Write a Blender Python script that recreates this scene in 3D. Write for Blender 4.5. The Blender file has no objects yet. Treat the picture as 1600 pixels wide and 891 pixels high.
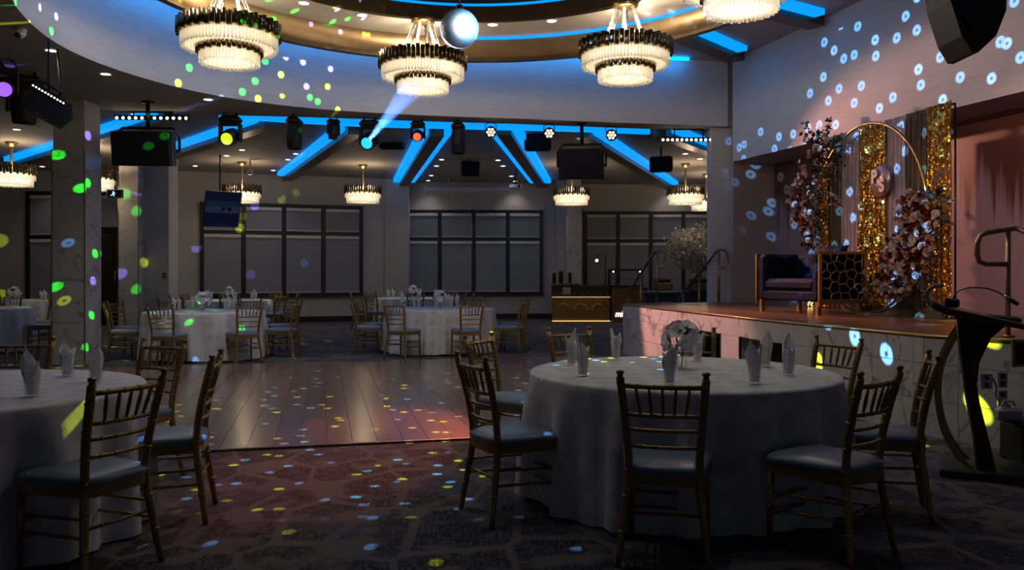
import bpy, math, random
from mathutils import Vector, Matrix
random.seed(7)
PI = math.pi
SC = bpy.context.scene
COL = SC.collection
# ------------------------------------------------------------------ camera, world, exposure
EYE, FPX, HZ = 1.34, 1280.0, 428.0
cam_d = bpy.data.cameras.new('camera'); cam = bpy.data.objects.new('camera', cam_d); COL.objects.link(cam)
cam.location = (0, 0, EYE); cam.rotation_euler = (PI/2, 0, 0)
cam_d.sensor_width = 36; cam_d.lens = 36*FPX/1600; cam_d.shift_y = -(445.5-HZ)/1600
cam_d.clip_end = 200
SC.camera = cam
W = bpy.data.worlds.new('world'); SC.world = W; W.use_nodes = True
W.node_tree.nodes['Background'].inputs[0].default_value = (0.66, 0.74, 1.0, 1)
W.node_tree.nodes['Background'].inputs[1].default_value = 0.054
SC.view_settings.view_transform = 'Standard'; SC.view_settings.look = 'None'
SC.view_settings.gamma = 1; SC.view_settings.exposure = 0.0; SC.view_settings.use_curve_mapping = False
SC.cycles.use_denoising = True
SC.cycles.max_bounces = 6; SC.cycles.diffuse_bounces = 3; SC.cycles.glossy_bounces = 3
SC.cycles.transmission_bounces = 6; SC.cycles.transparent_max_bounces = 12
SC.cycles.sample_clamp_indirect = 3.0; SC.cycles.caustics_reflective = False; SC.cycles.caustics_refractive = False

def P(px, py, d):                       # photograph pixel at depth d -> point in the hall
    return Vector(((px-800)/FPX*d, d, EYE+(HZ-py)/FPX*d))
def PZ(px, py, z):                      # photograph pixel on the horizontal plane at height z
    d = (z-EYE)*FPX/(HZ-py)
    return Vector(((px-800)/FPX*d, d, z))

# ------------------------------------------------------------------ materials
MATS = {}
def nodes(m):
    m.use_nodes = True; return m.node_tree, m.node_tree.nodes, m.node_tree.links
def mat(name, col, rough=0.5, metal=0.0, var=0.12, scale=6.0, bump=0.0, bscale=None, spec=0.5, coat=0.0, col2=None, stretch=(1,1,1), sheen=0.0, trans=0.0):
    if name in MATS: return MATS[name]
    m = bpy.data.materials.new(name); nt, N, L = nodes(m); b = N['Principled BSDF']
    tc = N.new('ShaderNodeTexCoord'); mp = N.new('ShaderNodeMapping'); mp.inputs['Scale'].default_value = stretch
    L.new(tc.outputs['Object'], mp.inputs['Vector'])
    nz = N.new('ShaderNodeTexNoise'); nz.inputs['Scale'].default_value = scale; nz.inputs['Detail'].default_value = 5
    L.new(mp.outputs[0], nz.inputs['Vector'])
    mx = N.new('ShaderNodeMix'); mx.data_type = 'RGBA'
    c2 = col2 if col2 else tuple(min(1, c*(1+var)) for c in col)
    c1 = col if col2 else tuple(c*(1-var) for c in col)
    mx.inputs[6].default_value = (*c1, 1); mx.inputs[7].default_value = (*c2, 1)
    rp = N.new('ShaderNodeMapRange'); rp.inputs[1].default_value = 0.35; rp.inputs[2].default_value = 0.65
    L.new(nz.outputs[0], rp.inputs[0]); L.new(rp.outputs[0], mx.inputs[0])
    L.new(mx.outputs[2], b.inputs['Base Color'])
    b.inputs['Roughness'].default_value = rough; b.inputs['Metallic'].default_value = metal
    b.inputs['Specular IOR Level'].default_value = spec
    b.inputs['Coat Weight'].default_value = coat; b.inputs['Coat Roughness'].default_value = 0.15
    b.inputs['Sheen Weight'].default_value = sheen
    if trans:
        b.inputs['Transmission Weight'].default_value = trans
    if bump:
        n2 = N.new('ShaderNodeTexNoise'); n2.inputs['Scale'].default_value = bscale or scale*6
        L.new(mp.outputs[0], n2.inputs['Vector'])
        bp = N.new('ShaderNodeBump'); bp.inputs['Strength'].default_value = bump; bp.inputs['Distance'].default_value = 0.02
        L.new(n2.outputs[0], bp.inputs['Height']); L.new(bp.outputs[0], b.inputs['Normal'])
    MATS[name] = m; return m
def emit(name, col, s):
    if name in MATS: return MATS[name]
    m = bpy.data.materials.new(name); nt, N, L = nodes(m); b = N['Principled BSDF']
    b.inputs['Base Color'].default_value = (*[c*0.5 for c in col], 1)
    b.inputs['Emission Color'].default_value = (*col, 1); b.inputs['Emission Strength'].default_value = s
    nz = N.new('ShaderNodeTexNoise'); nz.inputs['Scale'].default_value = 30
    L.new(nz.outputs[0], b.inputs['Roughness'])
    MATS[name] = m; return m

# ------------------------------------------------------------------ mesh builder
class MB:
    def __init__(s): s.v = []; s.f = []; s.sm = []
    def add(s, vs, fs, smooth=False):
        o = len(s.v); s.v += [tuple(v) for v in vs]; s.f += [tuple(i+o for i in f) for f in fs]; s.sm += [smooth]*len(fs); return s
    def box(s, c, size, rot=None):
        hx, hy, hz = size[0]/2, size[1]/2, size[2]/2
        vs = [Vector((x, y, z)) for x in (-hx, hx) for y in (-hy, hy) for z in (-hz, hz)]
        if rot is not None: vs = [rot @ v for v in vs]
        vs = [v+Vector(c) for v in vs]
        return s.add(vs, [(0,1,3,2),(4,6,7,5),(0,4,5,1),(2,3,7,6),(0,2,6,4),(1,5,7,3)])
    def bbox(s, c, size, b=0.01, rot=None):          # box with chamfered edges
        hx, hy, hz = [q/2 for q in size]; b = min(b, hx*.9, hy*.9, hz*.9)
        vs = []; idx = {}
        for sx in (-1,1):
            for sy in (-1,1):
                for sz in (-1,1):
                    for k in range(3):
                        p = [sx*(hx-b), sy*(hy-b), sz*(hz-b)]
                        p[k] = (sx*hx, sy*hy, sz*hz)[k]
                        idx[(sx,sy,sz,k)] = len(vs); vs.append(Vector(p))
        fs = []
        for k in range(3):
            a, c2 = [(1,2),(2,0),(0,1)][k]
            for sg in (-1,1):
                q = []
                for (u, w) in ((-1,-1),(1,-1),(1,1),(-1,1)):
                    t = [0,0,0]; t[k] = sg; t[a] = u; t[c2] = w; q.append(idx[(*t, k)])
                fs.append(tuple(q) if sg > 0 else tuple(q[::-1]))
        for k in range(3):                            # edges along axis k
            a, c2 = [(1,2),(2,0),(0,1)][k]
            for u in (-1,1):
                for w in (-1,1):
                    t0 = [0,0,0]; t0[k] = -1; t0[a] = u; t0[c2] = w; t1 = list(t0); t1[k] = 1
                    q = (idx[(*t0,a)], idx[(*t1,a)], idx[(*t1,c2)], idx[(*t0,c2)])
                    fs.append(q if u*w < 0 else q[::-1])
        for sx in (-1,1):
            for sy in (-1,1):
                for sz in (-1,1):
                    q = tuple(idx[(sx,sy,sz,k)] for k in range(3))
                    fs.append(q if sx*sy*sz > 0 else q[::-1])
        if rot is not None: vs = [rot @ v for v in vs]
        return s.add([v+Vector(c) for v in vs], fs)
    def tube(s, pts, r, n=8, caps=True, closed=False, smooth=True):
        pts = [Vector(p) for p in pts]; m = len(pts)
        rs = r if isinstance(r, (list, tuple)) else [r]*m
        vs = []; up = None
        for i, p in enumerate(pts):
            if closed: t = pts[(i+1) % m]-pts[i-1]
            else: t = pts[min(i+1, m-1)]-pts[max(i-1, 0)]
            t.normalize()
            if up is None:
                up = Vector((0,0,1)) if abs(t.z) < .9 else Vector((1,0,0))
            a = t.cross(up)
            if a.length < 1e-5: a = t.cross(Vector((0.3,1,0.2)))
            a.normalize(); bvec = a.cross(t); bvec.normalize(); up = bvec
            for k in range(n):
                an = 2*PI*k/n; vs.append(p+a*(math.cos(an)*rs[i])+bvec*(math.sin(an)*rs[i]))
        fs = []
        for i in range(m if closed else m-1):
            j = (i+1) % m
            for k in range(n):
                fs.append((i*n+k, j*n+k, j*n+(k+1) % n, i*n+(k+1) % n))
        s.add(vs, fs, smooth)
        if caps and not closed:
            o = len(s.v)-len(vs)
            s.f.append(tuple(o+k for k in range(n))); s.sm.append(False)
            s.f.append(tuple(o+(m-1)*n+k for k in range(n))[::-1]); s.sm.append(False)
        return s
    def lathe(s, prof, n=16, c=(0,0,0), smooth=True, a0=0.0, a1=None):
        vs = []; full = a1 is None
        cols = n if full else n+1
        for i in range(cols):
            an = a0+(2*PI if full else (a1-a0))*i/n
            for (r, z) in prof: vs.append((c[0]+r*math.cos(an), c[1]+r*math.sin(an), c[2]+z))
        m = len(prof); fs = []
        for i in range(n):
            j = (i+1) % cols
            for k in range(m-1): fs.append((i*m+k, j*m+k, j*m+k+1, i*m+k+1))
        return s.add(vs, fs, smooth)
    def poly(s, pts, z0, z1):                        # extruded polygon (ccw)
        n = len(pts); vs = [(p[0], p[1], z0) for p in pts]+[(p[0], p[1], z1) for p in pts]
        fs = [tuple(range(n))[::-1], tuple(range(n, 2*n))]+[(i, (i+1) % n, n+(i+1) % n, n+i) for i in range(n)]
        return s.add(vs, fs)
    def sphere(s, c, r, u=12, v=8, sc=(1,1,1)):
        prof = [(r*math.sin(PI*k/v), -r*math.cos(PI*k/v)) for k in range(v+1)]
        o = len(s.v); s.lathe(prof, u)
        for i in range(o, len(s.v)):
            q = s.v[i]; s.v[i] = (q[0]*sc[0]+c[0], q[1]*sc[1]+c[1], q[2]*sc[2]+c[2])
        return s
    def xf(s, M):
        s.v = [tuple(M @ Vector(v)) for v in s.v]; return s
    def mesh(s, name, m):
        me = bpy.data.meshes.new(name); me.from_pydata(s.v, [], s.f)
        me.polygons.foreach_set('use_smooth', s.sm); me.validate(); me.update()
        if isinstance(m, (list, tuple)):
            for q in m: me.materials.append(q)
        else: me.materials.append(m)
        return me
    def build(s, name, m, parent=None, loc=None):
        o = bpy.data.objects.new(name, s.mesh(name, m)); COL.objects.link(o)
        if parent is not None: o.parent = parent
        if loc is not None: o.location = loc
        return o
def tag(o, label=None, cat=None, group=None, kind=None):
    if label: o['label'] = label
    if cat: o['category'] = cat
    if group: o['group'] = group
    if kind: o['kind'] = kind
    return o
def empty(name, loc=(0,0,0), rz=0.0):
    o = bpy.data.objects.new(name, None); COL.objects.link(o); o.location = loc; o.rotation_euler = (0,0,rz)
    o.empty_display_size = 0.05; return o
def inst(name, me, parent=None, loc=(0,0,0), rot=(0,0,0), sc=(1,1,1)):
    o = bpy.data.objects.new(name, me); COL.objects.link(o); o.parent = parent
    o.location = loc; o.rotation_euler = rot; o.scale = sc; return o
def copy_tree(o, parent=None):
    c = o.copy(); COL.objects.link(c); c.parent = parent
    for ch in list(o.children): copy_tree(ch, c)
    return c
def spot(name, loc, target, col, power, deg, blend=0.3, size=0.03, parent=None):
    d = bpy.data.lights.new(name, 'SPOT'); d.energy = power; d.color = col; d.spot_size = math.radians(deg); d.spot_blend = blend
    d.shadow_soft_size = size
    o = bpy.data.objects.new(name, d); COL.objects.link(o); o.location = loc
    o.rotation_euler = (Vector(target)-Vector(loc)).to_track_quat('-Z', 'Y').to_euler()
    return o
def point(name, loc, col, power, size=.05):
    d = bpy.data.lights.new(name, 'POINT'); d.energy = power; d.color = col; d.shadow_soft_size = size
    o = bpy.data.objects.new(name, d); COL.objects.link(o); o.location = loc; return o
def crom(pts, k=4, closed=False):                    # Catmull-Rom through 2D/3D points
    pts = [Vector(p) for p in pts]; n = len(pts); out = []
    for i in range(n if closed else n-1):
        if closed: a, b, c, d = pts[i-1], pts[i], pts[(i+1) % n], pts[(i+2) % n]
        else: a, b, c, d = pts[max(i-1,0)], pts[i], pts[i+1], pts[min(i+2,n-1)]
        for j in range(k):
            t = j/k
            out.append(0.5*((2*b)+(c-a)*t+(2*a-5*b+4*c-d)*t*t+(3*b-a-3*c+d)*t**3))
    if not closed: out.append(pts[-1])
    return out
def clip(poly, inside, cut):
    out = []
    for i in range(len(poly)):
        a, b = poly[i], poly[(i+1) % len(poly)]
        ia, ib = inside(a), inside(b)
        if ia: out.append(a)
        if ia != ib: out.append(cut(a, b))
    return out
def clip_convex(poly, conv):                         # conv ccw
    for i in range(len(conv)):
        p, q = conv[i], conv[(i+1) % len(conv)]
        side = lambda a: (q[0]-p[0])*(a[1]-p[1])-(q[1]-p[1])*(a[0]-p[0])
        def cut(a, b):
            sa, sb = side(a), side(b); t = sa/(sa-sb); return (a[0]+(b[0]-a[0])*t, a[1]+(b[1]-a[1])*t)
        poly = clip(poly, lambda a: side(a) >= 0, cut)
        if len(poly) < 3: return []
    return poly
# ------------------------------------------------------------------ surface materials
def mat_carpet():
    m = bpy.data.materials.new('carpet'); nt, N, L = nodes(m); b = N['Principled BSDF']
    tc = N.new('ShaderNodeTexCoord')
    def noise(sc, stretch, detail=3, rot=0):
        mp = N.new('ShaderNodeMapping'); mp.inputs['Scale'].default_value = stretch; mp.inputs['Rotation'].default_value = (0,0,rot)
        L.new(tc.outputs['Object'], mp.inputs[0])
        n = N.new('ShaderNodeTexNoise'); n.inputs['Scale'].default_value = sc; n.inputs['Detail'].default_value = detail
        L.new(mp.outputs[0], n.inputs['Vector']); return n.outputs[0]
    def thr(x, a, c):
        r = N.new('ShaderNodeMapRange'); r.inputs[1].default_value = a; r.inputs[2].default_value = c; L.new(x, r.inputs[0]); return r.outputs[0]
    def mul(x, y, op='MULTIPLY'):
        q = N.new('ShaderNodeMath'); q.operation = op; L.new(x, q.inputs[0])
        if isinstance(y, float): q.inputs[1].default_value = y
        else: L.new(y, q.inputs[1])
        return q.outputs[0]
    streak1 = thr(noise(9, (12, 1.1, 1)), .46, .54)
    streak2 = thr(noise(9, (1.1, 10, 1)), .48, .56)
    blob = thr(noise(3.2, (1, 1, 1), 2), .40, .48)
    vo = N.new('ShaderNodeTexVoronoi'); vo.feature = 'DISTANCE_TO_EDGE'; vo.inputs['Scale'].default_value = 2.1; vo.inputs['Randomness'].default_value = .75
    mp = N.new('ShaderNodeMapping'); mp.inputs['Scale'].default_value = (1, .7, 1); L.new(tc.outputs['Object'], mp.inputs[0]); L.new(mp.outputs[0], vo.inputs['Vector'])
    band = thr(vo.outputs['Distance'], .028, .05)
    dark = mul(mul(mul(streak1, streak2, 'MAXIMUM'), blob), band)
    mx = N.new('ShaderNodeMix'); mx.data_type = 'RGBA'; mx.inputs[6].default_value = (.105, .096, .092, 1); mx.inputs[7].default_value = (.008, .009, .018, 1)
    L.new(dark, mx.inputs[0])
    blue = thr(noise(1.3, (1, 1, 1), 3), .52, .68)
    mx2 = N.new('ShaderNodeMix'); mx2.data_type = 'RGBA'; mx2.inputs[7].default_value = (.05, .06, .11, 1)
    L.new(mul(blue, .65), mx2.inputs[0]); L.new(mx.outputs[2], mx2.inputs[6])
    fib = thr(noise(14, (14, 1.3, 1), 2), .62, .70)
    mx3 = N.new('ShaderNodeMix'); mx3.data_type = 'RGBA'; mx3.inputs[7].default_value = (.17, .17, .19, 1)
    L.new(mul(fib, .5), mx3.inputs[0]); L.new(mx2.outputs[2], mx3.inputs[6])
    L.new(mx3.outputs[2], b.inputs['Base Color'])
    b.inputs['Roughness'].default_value = .95; b.inputs['Specular IOR Level'].default_value = .1; b.inputs['Sheen Weight'].default_value = .1
    n = N.new('ShaderNodeTexNoise'); n.inputs['Scale'].default_value = 220; L.new(tc.outputs['Object'], n.inputs['Vector'])
    bp = N.new('ShaderNodeBump'); bp.inputs['Strength'].default_value = .4; bp.inputs['Distance'].default_value = .006
    L.new(n.outputs[0], bp.inputs['Height']); L.new(bp.outputs[0], b.inputs['Normal'])
    return m
def mat_wood(name, c1, c2, rough, stretch=(9, .7, 1), coat=.3):
    m = bpy.data.materials.new(name); nt, N, L = nodes(m); b = N['Principled BSDF']
    tc = N.new('ShaderNodeTexCoord'); oi = N.new('ShaderNodeObjectInfo')
    mp = N.new('ShaderNodeMapping'); mp.inputs['Scale'].default_value = stretch; L.new(tc.outputs['Object'], mp.inputs[0])
    ad = N.new('ShaderNodeVectorMath'); L.new(mp.outputs[0], ad.inputs[0])
    cb = N.new('ShaderNodeMath'); cb.operation = 'MULTIPLY'; cb.inputs[1].default_value = 37; L.new(oi.outputs['Random'], cb.inputs[0])
    L.new(cb.outputs[0], ad.inputs[1])
    nz = N.new('ShaderNodeTexNoise'); nz.inputs['Scale'].default_value = 3.5; nz.inputs['Detail'].default_value = 8; nz.inputs['Distortion'].default_value = .8
    L.new(ad.outputs[0], nz.inputs['Vector'])
    mx = N.new('ShaderNodeMix'); mx.data_type = 'RGBA'; mx.inputs[6].default_value = (*c1, 1); mx.inputs[7].default_value = (*c2, 1)
    rp = N.new('ShaderNodeMapRange'); rp.inputs[1].default_value = .3; rp.inputs[2].default_value = .7; L.new(nz.outputs[0], rp.inputs[0]); L.new(rp.outputs[0], mx.inputs[0])
    hv = N.new('ShaderNodeHueSaturation'); L.new(mx.outputs[2], hv.inputs['Color'])
    vr = N.new('ShaderNodeMapRange'); vr.inputs[3].default_value = .7; vr.inputs[4].default_value = 1.3; L.new(oi.outputs['Random'], vr.inputs[0]); L.new(vr.outputs[0], hv.inputs['Value'])
    L.new(hv.outputs[0], b.inputs['Base Color'])
    b.inputs['Roughness'].default_value = rough; b.inputs['Coat Weight'].default_value = coat; b.inputs['Coat Roughness'].default_value = .2
    return m
def mat_marble(name, base, vein, scale=1.2, rough=.18):
    m = bpy.data.materials.new(name); nt, N, L = nodes(m); b = N['Principled BSDF']
    tc = N.new('ShaderNodeTexCoord'); oi = N.new('ShaderNodeObjectInfo')
    ad = N.new('ShaderNodeVectorMath'); L.new(tc.outputs['Object'], ad.inputs[0])
    cb = N.new('ShaderNodeMath'); cb.operation = 'MULTIPLY'; cb.inputs[1].default_value = 5; L.new(oi.outputs['Random'], cb.inputs[0]); L.new(cb.outputs[0], ad.inputs[1])
    def vein_at(sc, lo, hi, dist):
        nz = N.new('ShaderNodeTexNoise'); nz.inputs['Scale'].default_value = sc; nz.inputs['Detail'].default_value = 5; nz.inputs['Distortion'].default_value = dist
        L.new(ad.outputs[0], nz.inputs['Vector'])
        a = N.new('ShaderNodeMath'); a.operation = 'SUBTRACT'; a.inputs[1].default_value = .5; L.new(nz.outputs[0], a.inputs[0])
        c = N.new('ShaderNodeMath'); c.operation = 'ABSOLUTE'; L.new(a.outputs[0], c.inputs[0])
        r = N.new('ShaderNodeMapRange'); r.inputs[1].default_value = lo; r.inputs[2].default_value = hi; r.inputs[3].default_value = 1; r.inputs[4].default_value = 0
        L.new(c.outputs[0], r.inputs[0]); return r.outputs[0]
    v1 = vein_at(scale, .0, .022, 1.2); v2 = vein_at(scale*2.7, .0, .012, .8); bl = vein_at(scale*.8, .0, .16, .5)
    s = N.new('ShaderNodeMath'); s.operation = 'MULTIPLY'; s.inputs[1].default_value = .35; L.new(v2, s.inputs[0])
    s3 = N.new('ShaderNodeMath'); s3.operation = 'MAXIMUM'; L.new(v1, s3.inputs[0]); L.new(s.outputs[0], s3.inputs[1])
    s4 = N.new('ShaderNodeMath'); s4.operation = 'MULTIPLY'; L.new(s3.outputs[0], s4.inputs[0]); L.new(bl, s4.inputs[1])
    s5 = N.new('ShaderNodeMath'); s5.operation = 'MULTIPLY_ADD'; s5.inputs[1].default_value = .12; L.new(bl, s5.inputs[0]); L.new(s4.outputs[0], s5.inputs[2])
    mx = N.new('ShaderNodeMix'); mx.data_type = 'RGBA'; mx.inputs[6].default_value = (*base, 1); mx.inputs[7].default_value = (*vein, 1); L.new(s5.outputs[0], mx.inputs[0])
    L.new(mx.outputs[2], b.inputs['Base Color']); b.inputs['Roughness'].default_value = rough
    return m
def mat_drip():                       # brown wall finish with pale paint runs rising from the bottom
    m = bpy.data.materials.new('drip_wallpaper'); nt, N, L = nodes(m); b = N['Principled BSDF']
    tc = N.new('ShaderNodeTexCoord'); sp = N.new('ShaderNodeSeparateXYZ'); L.new(tc.outputs['Object'], sp.inputs[0])
    def nz(sc, stretch, det=4):
        mp = N.new('ShaderNodeMapping'); mp.inputs['Scale'].default_value = stretch; L.new(tc.outputs['Object'], mp.inputs[0])
        n = N.new('ShaderNodeTexNoise'); n.inputs['Scale'].default_value = sc; n.inputs['Detail'].default_value = det; L.new(mp.outputs[0], n.inputs['Vector']); return n.outputs[0]
    n1 = nz(11, (1, 1, .035), 8); n2 = nz(.9, (1, 1, .05), 2)
    a = N.new('ShaderNodeMath'); a.operation = 'MULTIPLY_ADD'; a.inputs[1].default_value = 2.6; L.new(n1, a.inputs[0])
    c = N.new('ShaderNodeMath'); c.operation = 'MULTIPLY_ADD'; c.inputs[1].default_value = .5; L.new(n2, c.inputs[0]); c.inputs[2].default_value = .72
    L.new(c.outputs[0], a.inputs[2])
    d = N.new('ShaderNodeMath'); d.operation = 'SUBTRACT'; L.new(a.outputs[0], d.inputs[0]); L.new(sp.outputs['Z'], d.inputs[1])
    r = N.new('ShaderNodeMapRange'); r.inputs[1].default_value = -.30; r.inputs[2].default_value = .20; L.new(d.outputs[0], r.inputs[0])
    mx = N.new('ShaderNodeMix'); mx.data_type = 'RGBA'; mx.inputs[6].default_value = (.15, .065, .04, 1); mx.inputs[7].default_value = (.42, .33, .34, 1)
    L.new(r.outputs[0], mx.inputs[0]); L.new(mx.outputs[2], b.inputs['Base Color']); b.inputs['Roughness'].default_value = .35
    return m
def mat_sequin():
    m = bpy.data.materials.new('gold_sequin'); nt, N, L = nodes(m); b = N['Principled BSDF']
    tc = N.new('ShaderNodeTexCoord'); vo = N.new('ShaderNodeTexVoronoi'); vo.inputs['Scale'].default_value = 48; L.new(tc.outputs['Object'], vo.inputs['Vector'])
    mx = N.new('ShaderNodeMix'); mx.data_type = 'VECTOR'; geo = N.new('ShaderNodeNewGeometry')
    sb = N.new('ShaderNodeVectorMath'); sb.operation = 'SUBTRACT'; sb.inputs[1].default_value = (.5, .5, .5); L.new(vo.outputs['Color'], sb.inputs[0])
    sc = N.new('ShaderNodeVectorMath'); sc.operation = 'SCALE'; sc.inputs['Scale'].default_value = 1.3; L.new(sb.outputs[0], sc.inputs[0])
    ad = N.new('ShaderNodeVectorMath'); L.new(geo.outputs['Normal'], ad.inputs[0]); L.new(sc.outputs[0], ad.inputs[1])
    nm = N.new('ShaderNodeVectorMath'); nm.operation = 'NORMALIZE'; L.new(ad.outputs[0], nm.inputs[0]); L.new(nm.outputs[0], b.inputs['Normal'])
    b.inputs['Base Color'].default_value = (.83, .42, .07, 1); b.inputs['Metallic'].default_value = .85; b.inputs['Roughness'].default_value = .22
    return m
CARPET = mat_carpet()
WOODF = mat_wood('dance_floor_wood', (.12, .066, .048), (.23, .135, .10), .25, (5, .5, 1), .5)
WOODS = mat_wood('stage_wood', (.14, .06, .032), (.27, .125, .065), .30, (.5, 5, 1), .4)
MARBLE = mat_marble('white_marble', (.62, .60, .60), (.22, .21, .22))
MARBLE2 = mat_marble('polished_column_marble', (.50, .48, .46), (.24, .23, .22), 1.6, .12)
DRIP = mat_drip(); SEQ = mat_sequin()
WALLM = mat('wall_paint', (.46, .43, .41), .75, var=.05, scale=2, bump=.03, bscale=90)
FASC = mat('drum_paint', (.66, .66, .66), .7, var=.05, scale=3, bump=.04, bscale=60, stretch=(1, 1, 6))
CEILM = mat('ceiling_paint', (.36, .33, .31), .8, var=.04, scale=2)
PLINK = mat('alcove_paint', (.48, .42, .40), .75, var=.04, scale=2)
DARKP = mat('dark_trim', (.010, .010, .012), .5, var=.2)
BRONZE = mat('bronze_band', (.42, .29, .16), .34, .85, var=.12, scale=4)
BRONZED = mat('dark_bronze', (.12, .085, .05), .35, .8, var=.2, scale=5)
BLUEM = emit('blue_led', (0.0, .30, 1.0), 1.15)
WHITEL = emit('downlight_glow', (1, .93, .82), 9)
BLACKM = mat('black_metal', (.006, .006, .007), .45, .3, var=.3, scale=8)
BLACKP = mat('black_plastic', (.006, .006, .007), .6, var=.3, scale=12)
GOLDC = mat('antique_gold_paint', (.29, .18, .055), .36, .55, var=.16, scale=14)
BRASS = mat('brass', (.50, .33, .13), .3, .9, var=.12, scale=10)
# ------------------------------------------------------------------ hall shell
def S(o): return tag(o, kind='structure')
fl = S(MB().box((-2, 10, -.05), (32, 40, .1)).build('floor', CARPET))
# dance floor planks
DF = [(-4.80, 5.60), (2.80, 7.37), (1.42, 13.31), (-6.18, 11.54)]
dfo = S(MB().poly([(p[0], p[1]) for p in DF], 0, .004).build('floor_dance', DARKP))
pw, ang = .20, math.radians(13.1)
for i in range(-36, 27):
    off = (i*0.37) % 1.0
    for j in range(-2, 6):
        x0, x1 = i*pw+.002, (i+1)*pw-.002; y0 = 5.2+(j+off)*1.8+.0015; y1 = 5.2+(j+1+off)*1.8-.0015
        q = [(x0, y0), (x1, y0), (x1, y1), (x0, y1)]
        q = [((x-0)*math.cos(ang)-(y-9)*math.sin(ang), (x-0)*math.sin(ang)+(y-9)*math.cos(ang)+9) for x, y in q]
        q = clip_convex(q, DF)
        if len(q) >= 3 and max(a[0] for a in q)-min(a[0] for a in q) > .05:
            MB().poly(q, .004, .012).build('plank', WOODF, dfo)
# trim along the near edge of the dance floor
v = Vector((DF[1][0]-DF[0][0], DF[1][1]-DF[0][1], 0))
S(MB().box(((DF[0][0]+DF[1][0])/2, (DF[0][1]+DF[1][1])/2-.02, .008), (v.length, .04, .016), Matrix.Rotation(math.atan2(v.y, v.x), 3, 'Z')).build('trim_1', BRONZED))

ZS, ZC, ZT = 3.90, 4.05, 5.02
C0 = [(3.75,14.22),(1.8,13.87),(0,13.49),(-1.1,13.30),(-2.04,13.06),(-2.99,12.72),(-3.8,12.2),(-4.35,11.62),(-4.74,10.9),(-5.02,9.95),(-5.03,8.9),(-4.66,7.63),(-3.9,6.3),(-2.8,5.2),(-1.2,4.4),(1,4.0),(4,3.9),(6.72,4.0)]
O0 = [(4.2,14.8),(1.8,14.36),(0,13.98),(-1.2,13.8),(-2.2,13.6),(-3.3,13.4),(-4.4,13.25),(-5.6,13.05),(-6.7,12.85),(-7.5,11.9),(-8.2,10.5),(-8.7,8.5),(-8.5,6.2),(-7,4.2),(-4,2.8),(1,2.2),(4,2.0),(7.4,2.0)]
CC = [tuple(p) for p in crom([(*p, 0) for p in C0], 5)]; OO = [tuple(p) for p in crom([(*p, 0) for p in O0], 5)]
n = len(CC)
b = MB(); b.add([(p[0],p[1],ZS) for p in CC]+[(p[0],p[1],ZT) for p in CC], [(i, i+1, n+i+1, n+i) for i in range(n-1)], True)
S(b.build('wall_drum', FASC))
b = MB(); b.add([(p[0],p[1],ZS) for p in CC]+[(p[0],p[1],ZS) for p in OO]+[(p[0],p[1],ZC) for p in OO],
      [(i, n+i, n+i+1, i+1) for i in range(n-1)]+[(n+i, 2*n+i, 2*n+i+1, n+i+1) for i in range(n-1)])
S(b.build('ceiling_soffit', CEILM))
# back ceiling: O -> far outer boundary
def outer(p):
    cx, cy = 0, 9; dx, dy = p[0]-cx, p[1]-cy
    t = min([(17-cx)/dx if dx > 1e-6 else 1e9, (-17-cx)/dx if dx < -1e-6 else 1e9, (28-cy)/dy if dy > 1e-6 else 1e9, (-8-cy)/dy if dy < -1e-6 else 1e9])
    return (cx+dx*t, cy+dy*t)
b = MB(); ou = [outer(p) for p in OO]
vs = [(p[0],p[1],ZC) for p in OO]+[(p[0],p[1],ZC) for p in ou]; fs = [(i, n+i, n+i+1, i+1) for i in range(n-1)]
k = len(vs); vs += [(-17,28,ZC),(17,28,ZC)]
fs2 = []
for i in range(n-1):
    a, c = ou[i], ou[i+1]
    if abs(a[1]-28) < 1e-3 and abs(c[0]+17) < 1e-3: fs2.append((n+i, k, n+i+1))
k2 = len(vs); vs += [(17, 28, ZC)]
b.add(vs, fs+fs2); b.add([(4.2,14.8,ZC),(ou[0][0],ou[0][1],ZC),(17,28,ZC),(17,14.8,ZC)], [(0,1,2,3)])
S(b.build('ceiling', CEILM))
# drum ceiling plates
RC = Vector((-.43, 7.9, 0)); R_OUT, R_IN = 3.46, 2.62
def ring(r0, z0, r1, z1, nn=72): return MB().lathe([(r0, z0), (r1, z1)], nn, RC)
b = MB(); m_ = 96
angs = [2*PI*i/m_ for i in range(m_)]
b.add([(RC.x+R_OUT*math.cos(a), RC.y+R_OUT*math.sin(a), ZT) for a in angs]+[(RC.x+11*math.cos(a), RC.y+11*math.sin(a), ZT) for a in angs],
      [(i, m_+i, m_+(i+1) % m_, (i+1) % m_) for i in range(m_)])
S(b.build('ceiling_drum', CEILM))
b = MB().lathe([(R_OUT-.07, 4.60), (R_OUT-.07, 4.30), (R_OUT, 4.30), (R_OUT, ZT)], 96, RC); S(b.build('trim_2', BRONZE))
b = MB().lathe([(R_OUT-.075, 4.27), (R_OUT+.02, 4.27), (R_OUT+.02, 4.315), (R_OUT-.075, 4.315), (R_OUT-.075, 4.27)], 96, RC, False); S(b.build('trim_3', BRONZED))
b = MB().lathe([(R_IN, 4.60), (R_OUT-.06, 4.60)], 96, RC); S(b.build('ceiling_ring', mat('ring_ceiling_paint', (.76, .70, .63), .7, var=.04)))
b = MB().lathe([(R_IN+.07, 4.585), (R_IN-.02, 4.585), (R_IN-.02, 4.77), (R_IN+.4, 4.77)], 96, RC, False); S(b.build('trim_4', BRONZED))
b = MB().lathe([(R_IN+.38, 4.77), (R_IN+.38, 5.05), (1.2, 5.3), (0, 5.35)], 72, RC); S(b.build('ceiling_coffer', mat('coffer_paint', (.10, .085, .075), .6, var=.1)))
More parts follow.
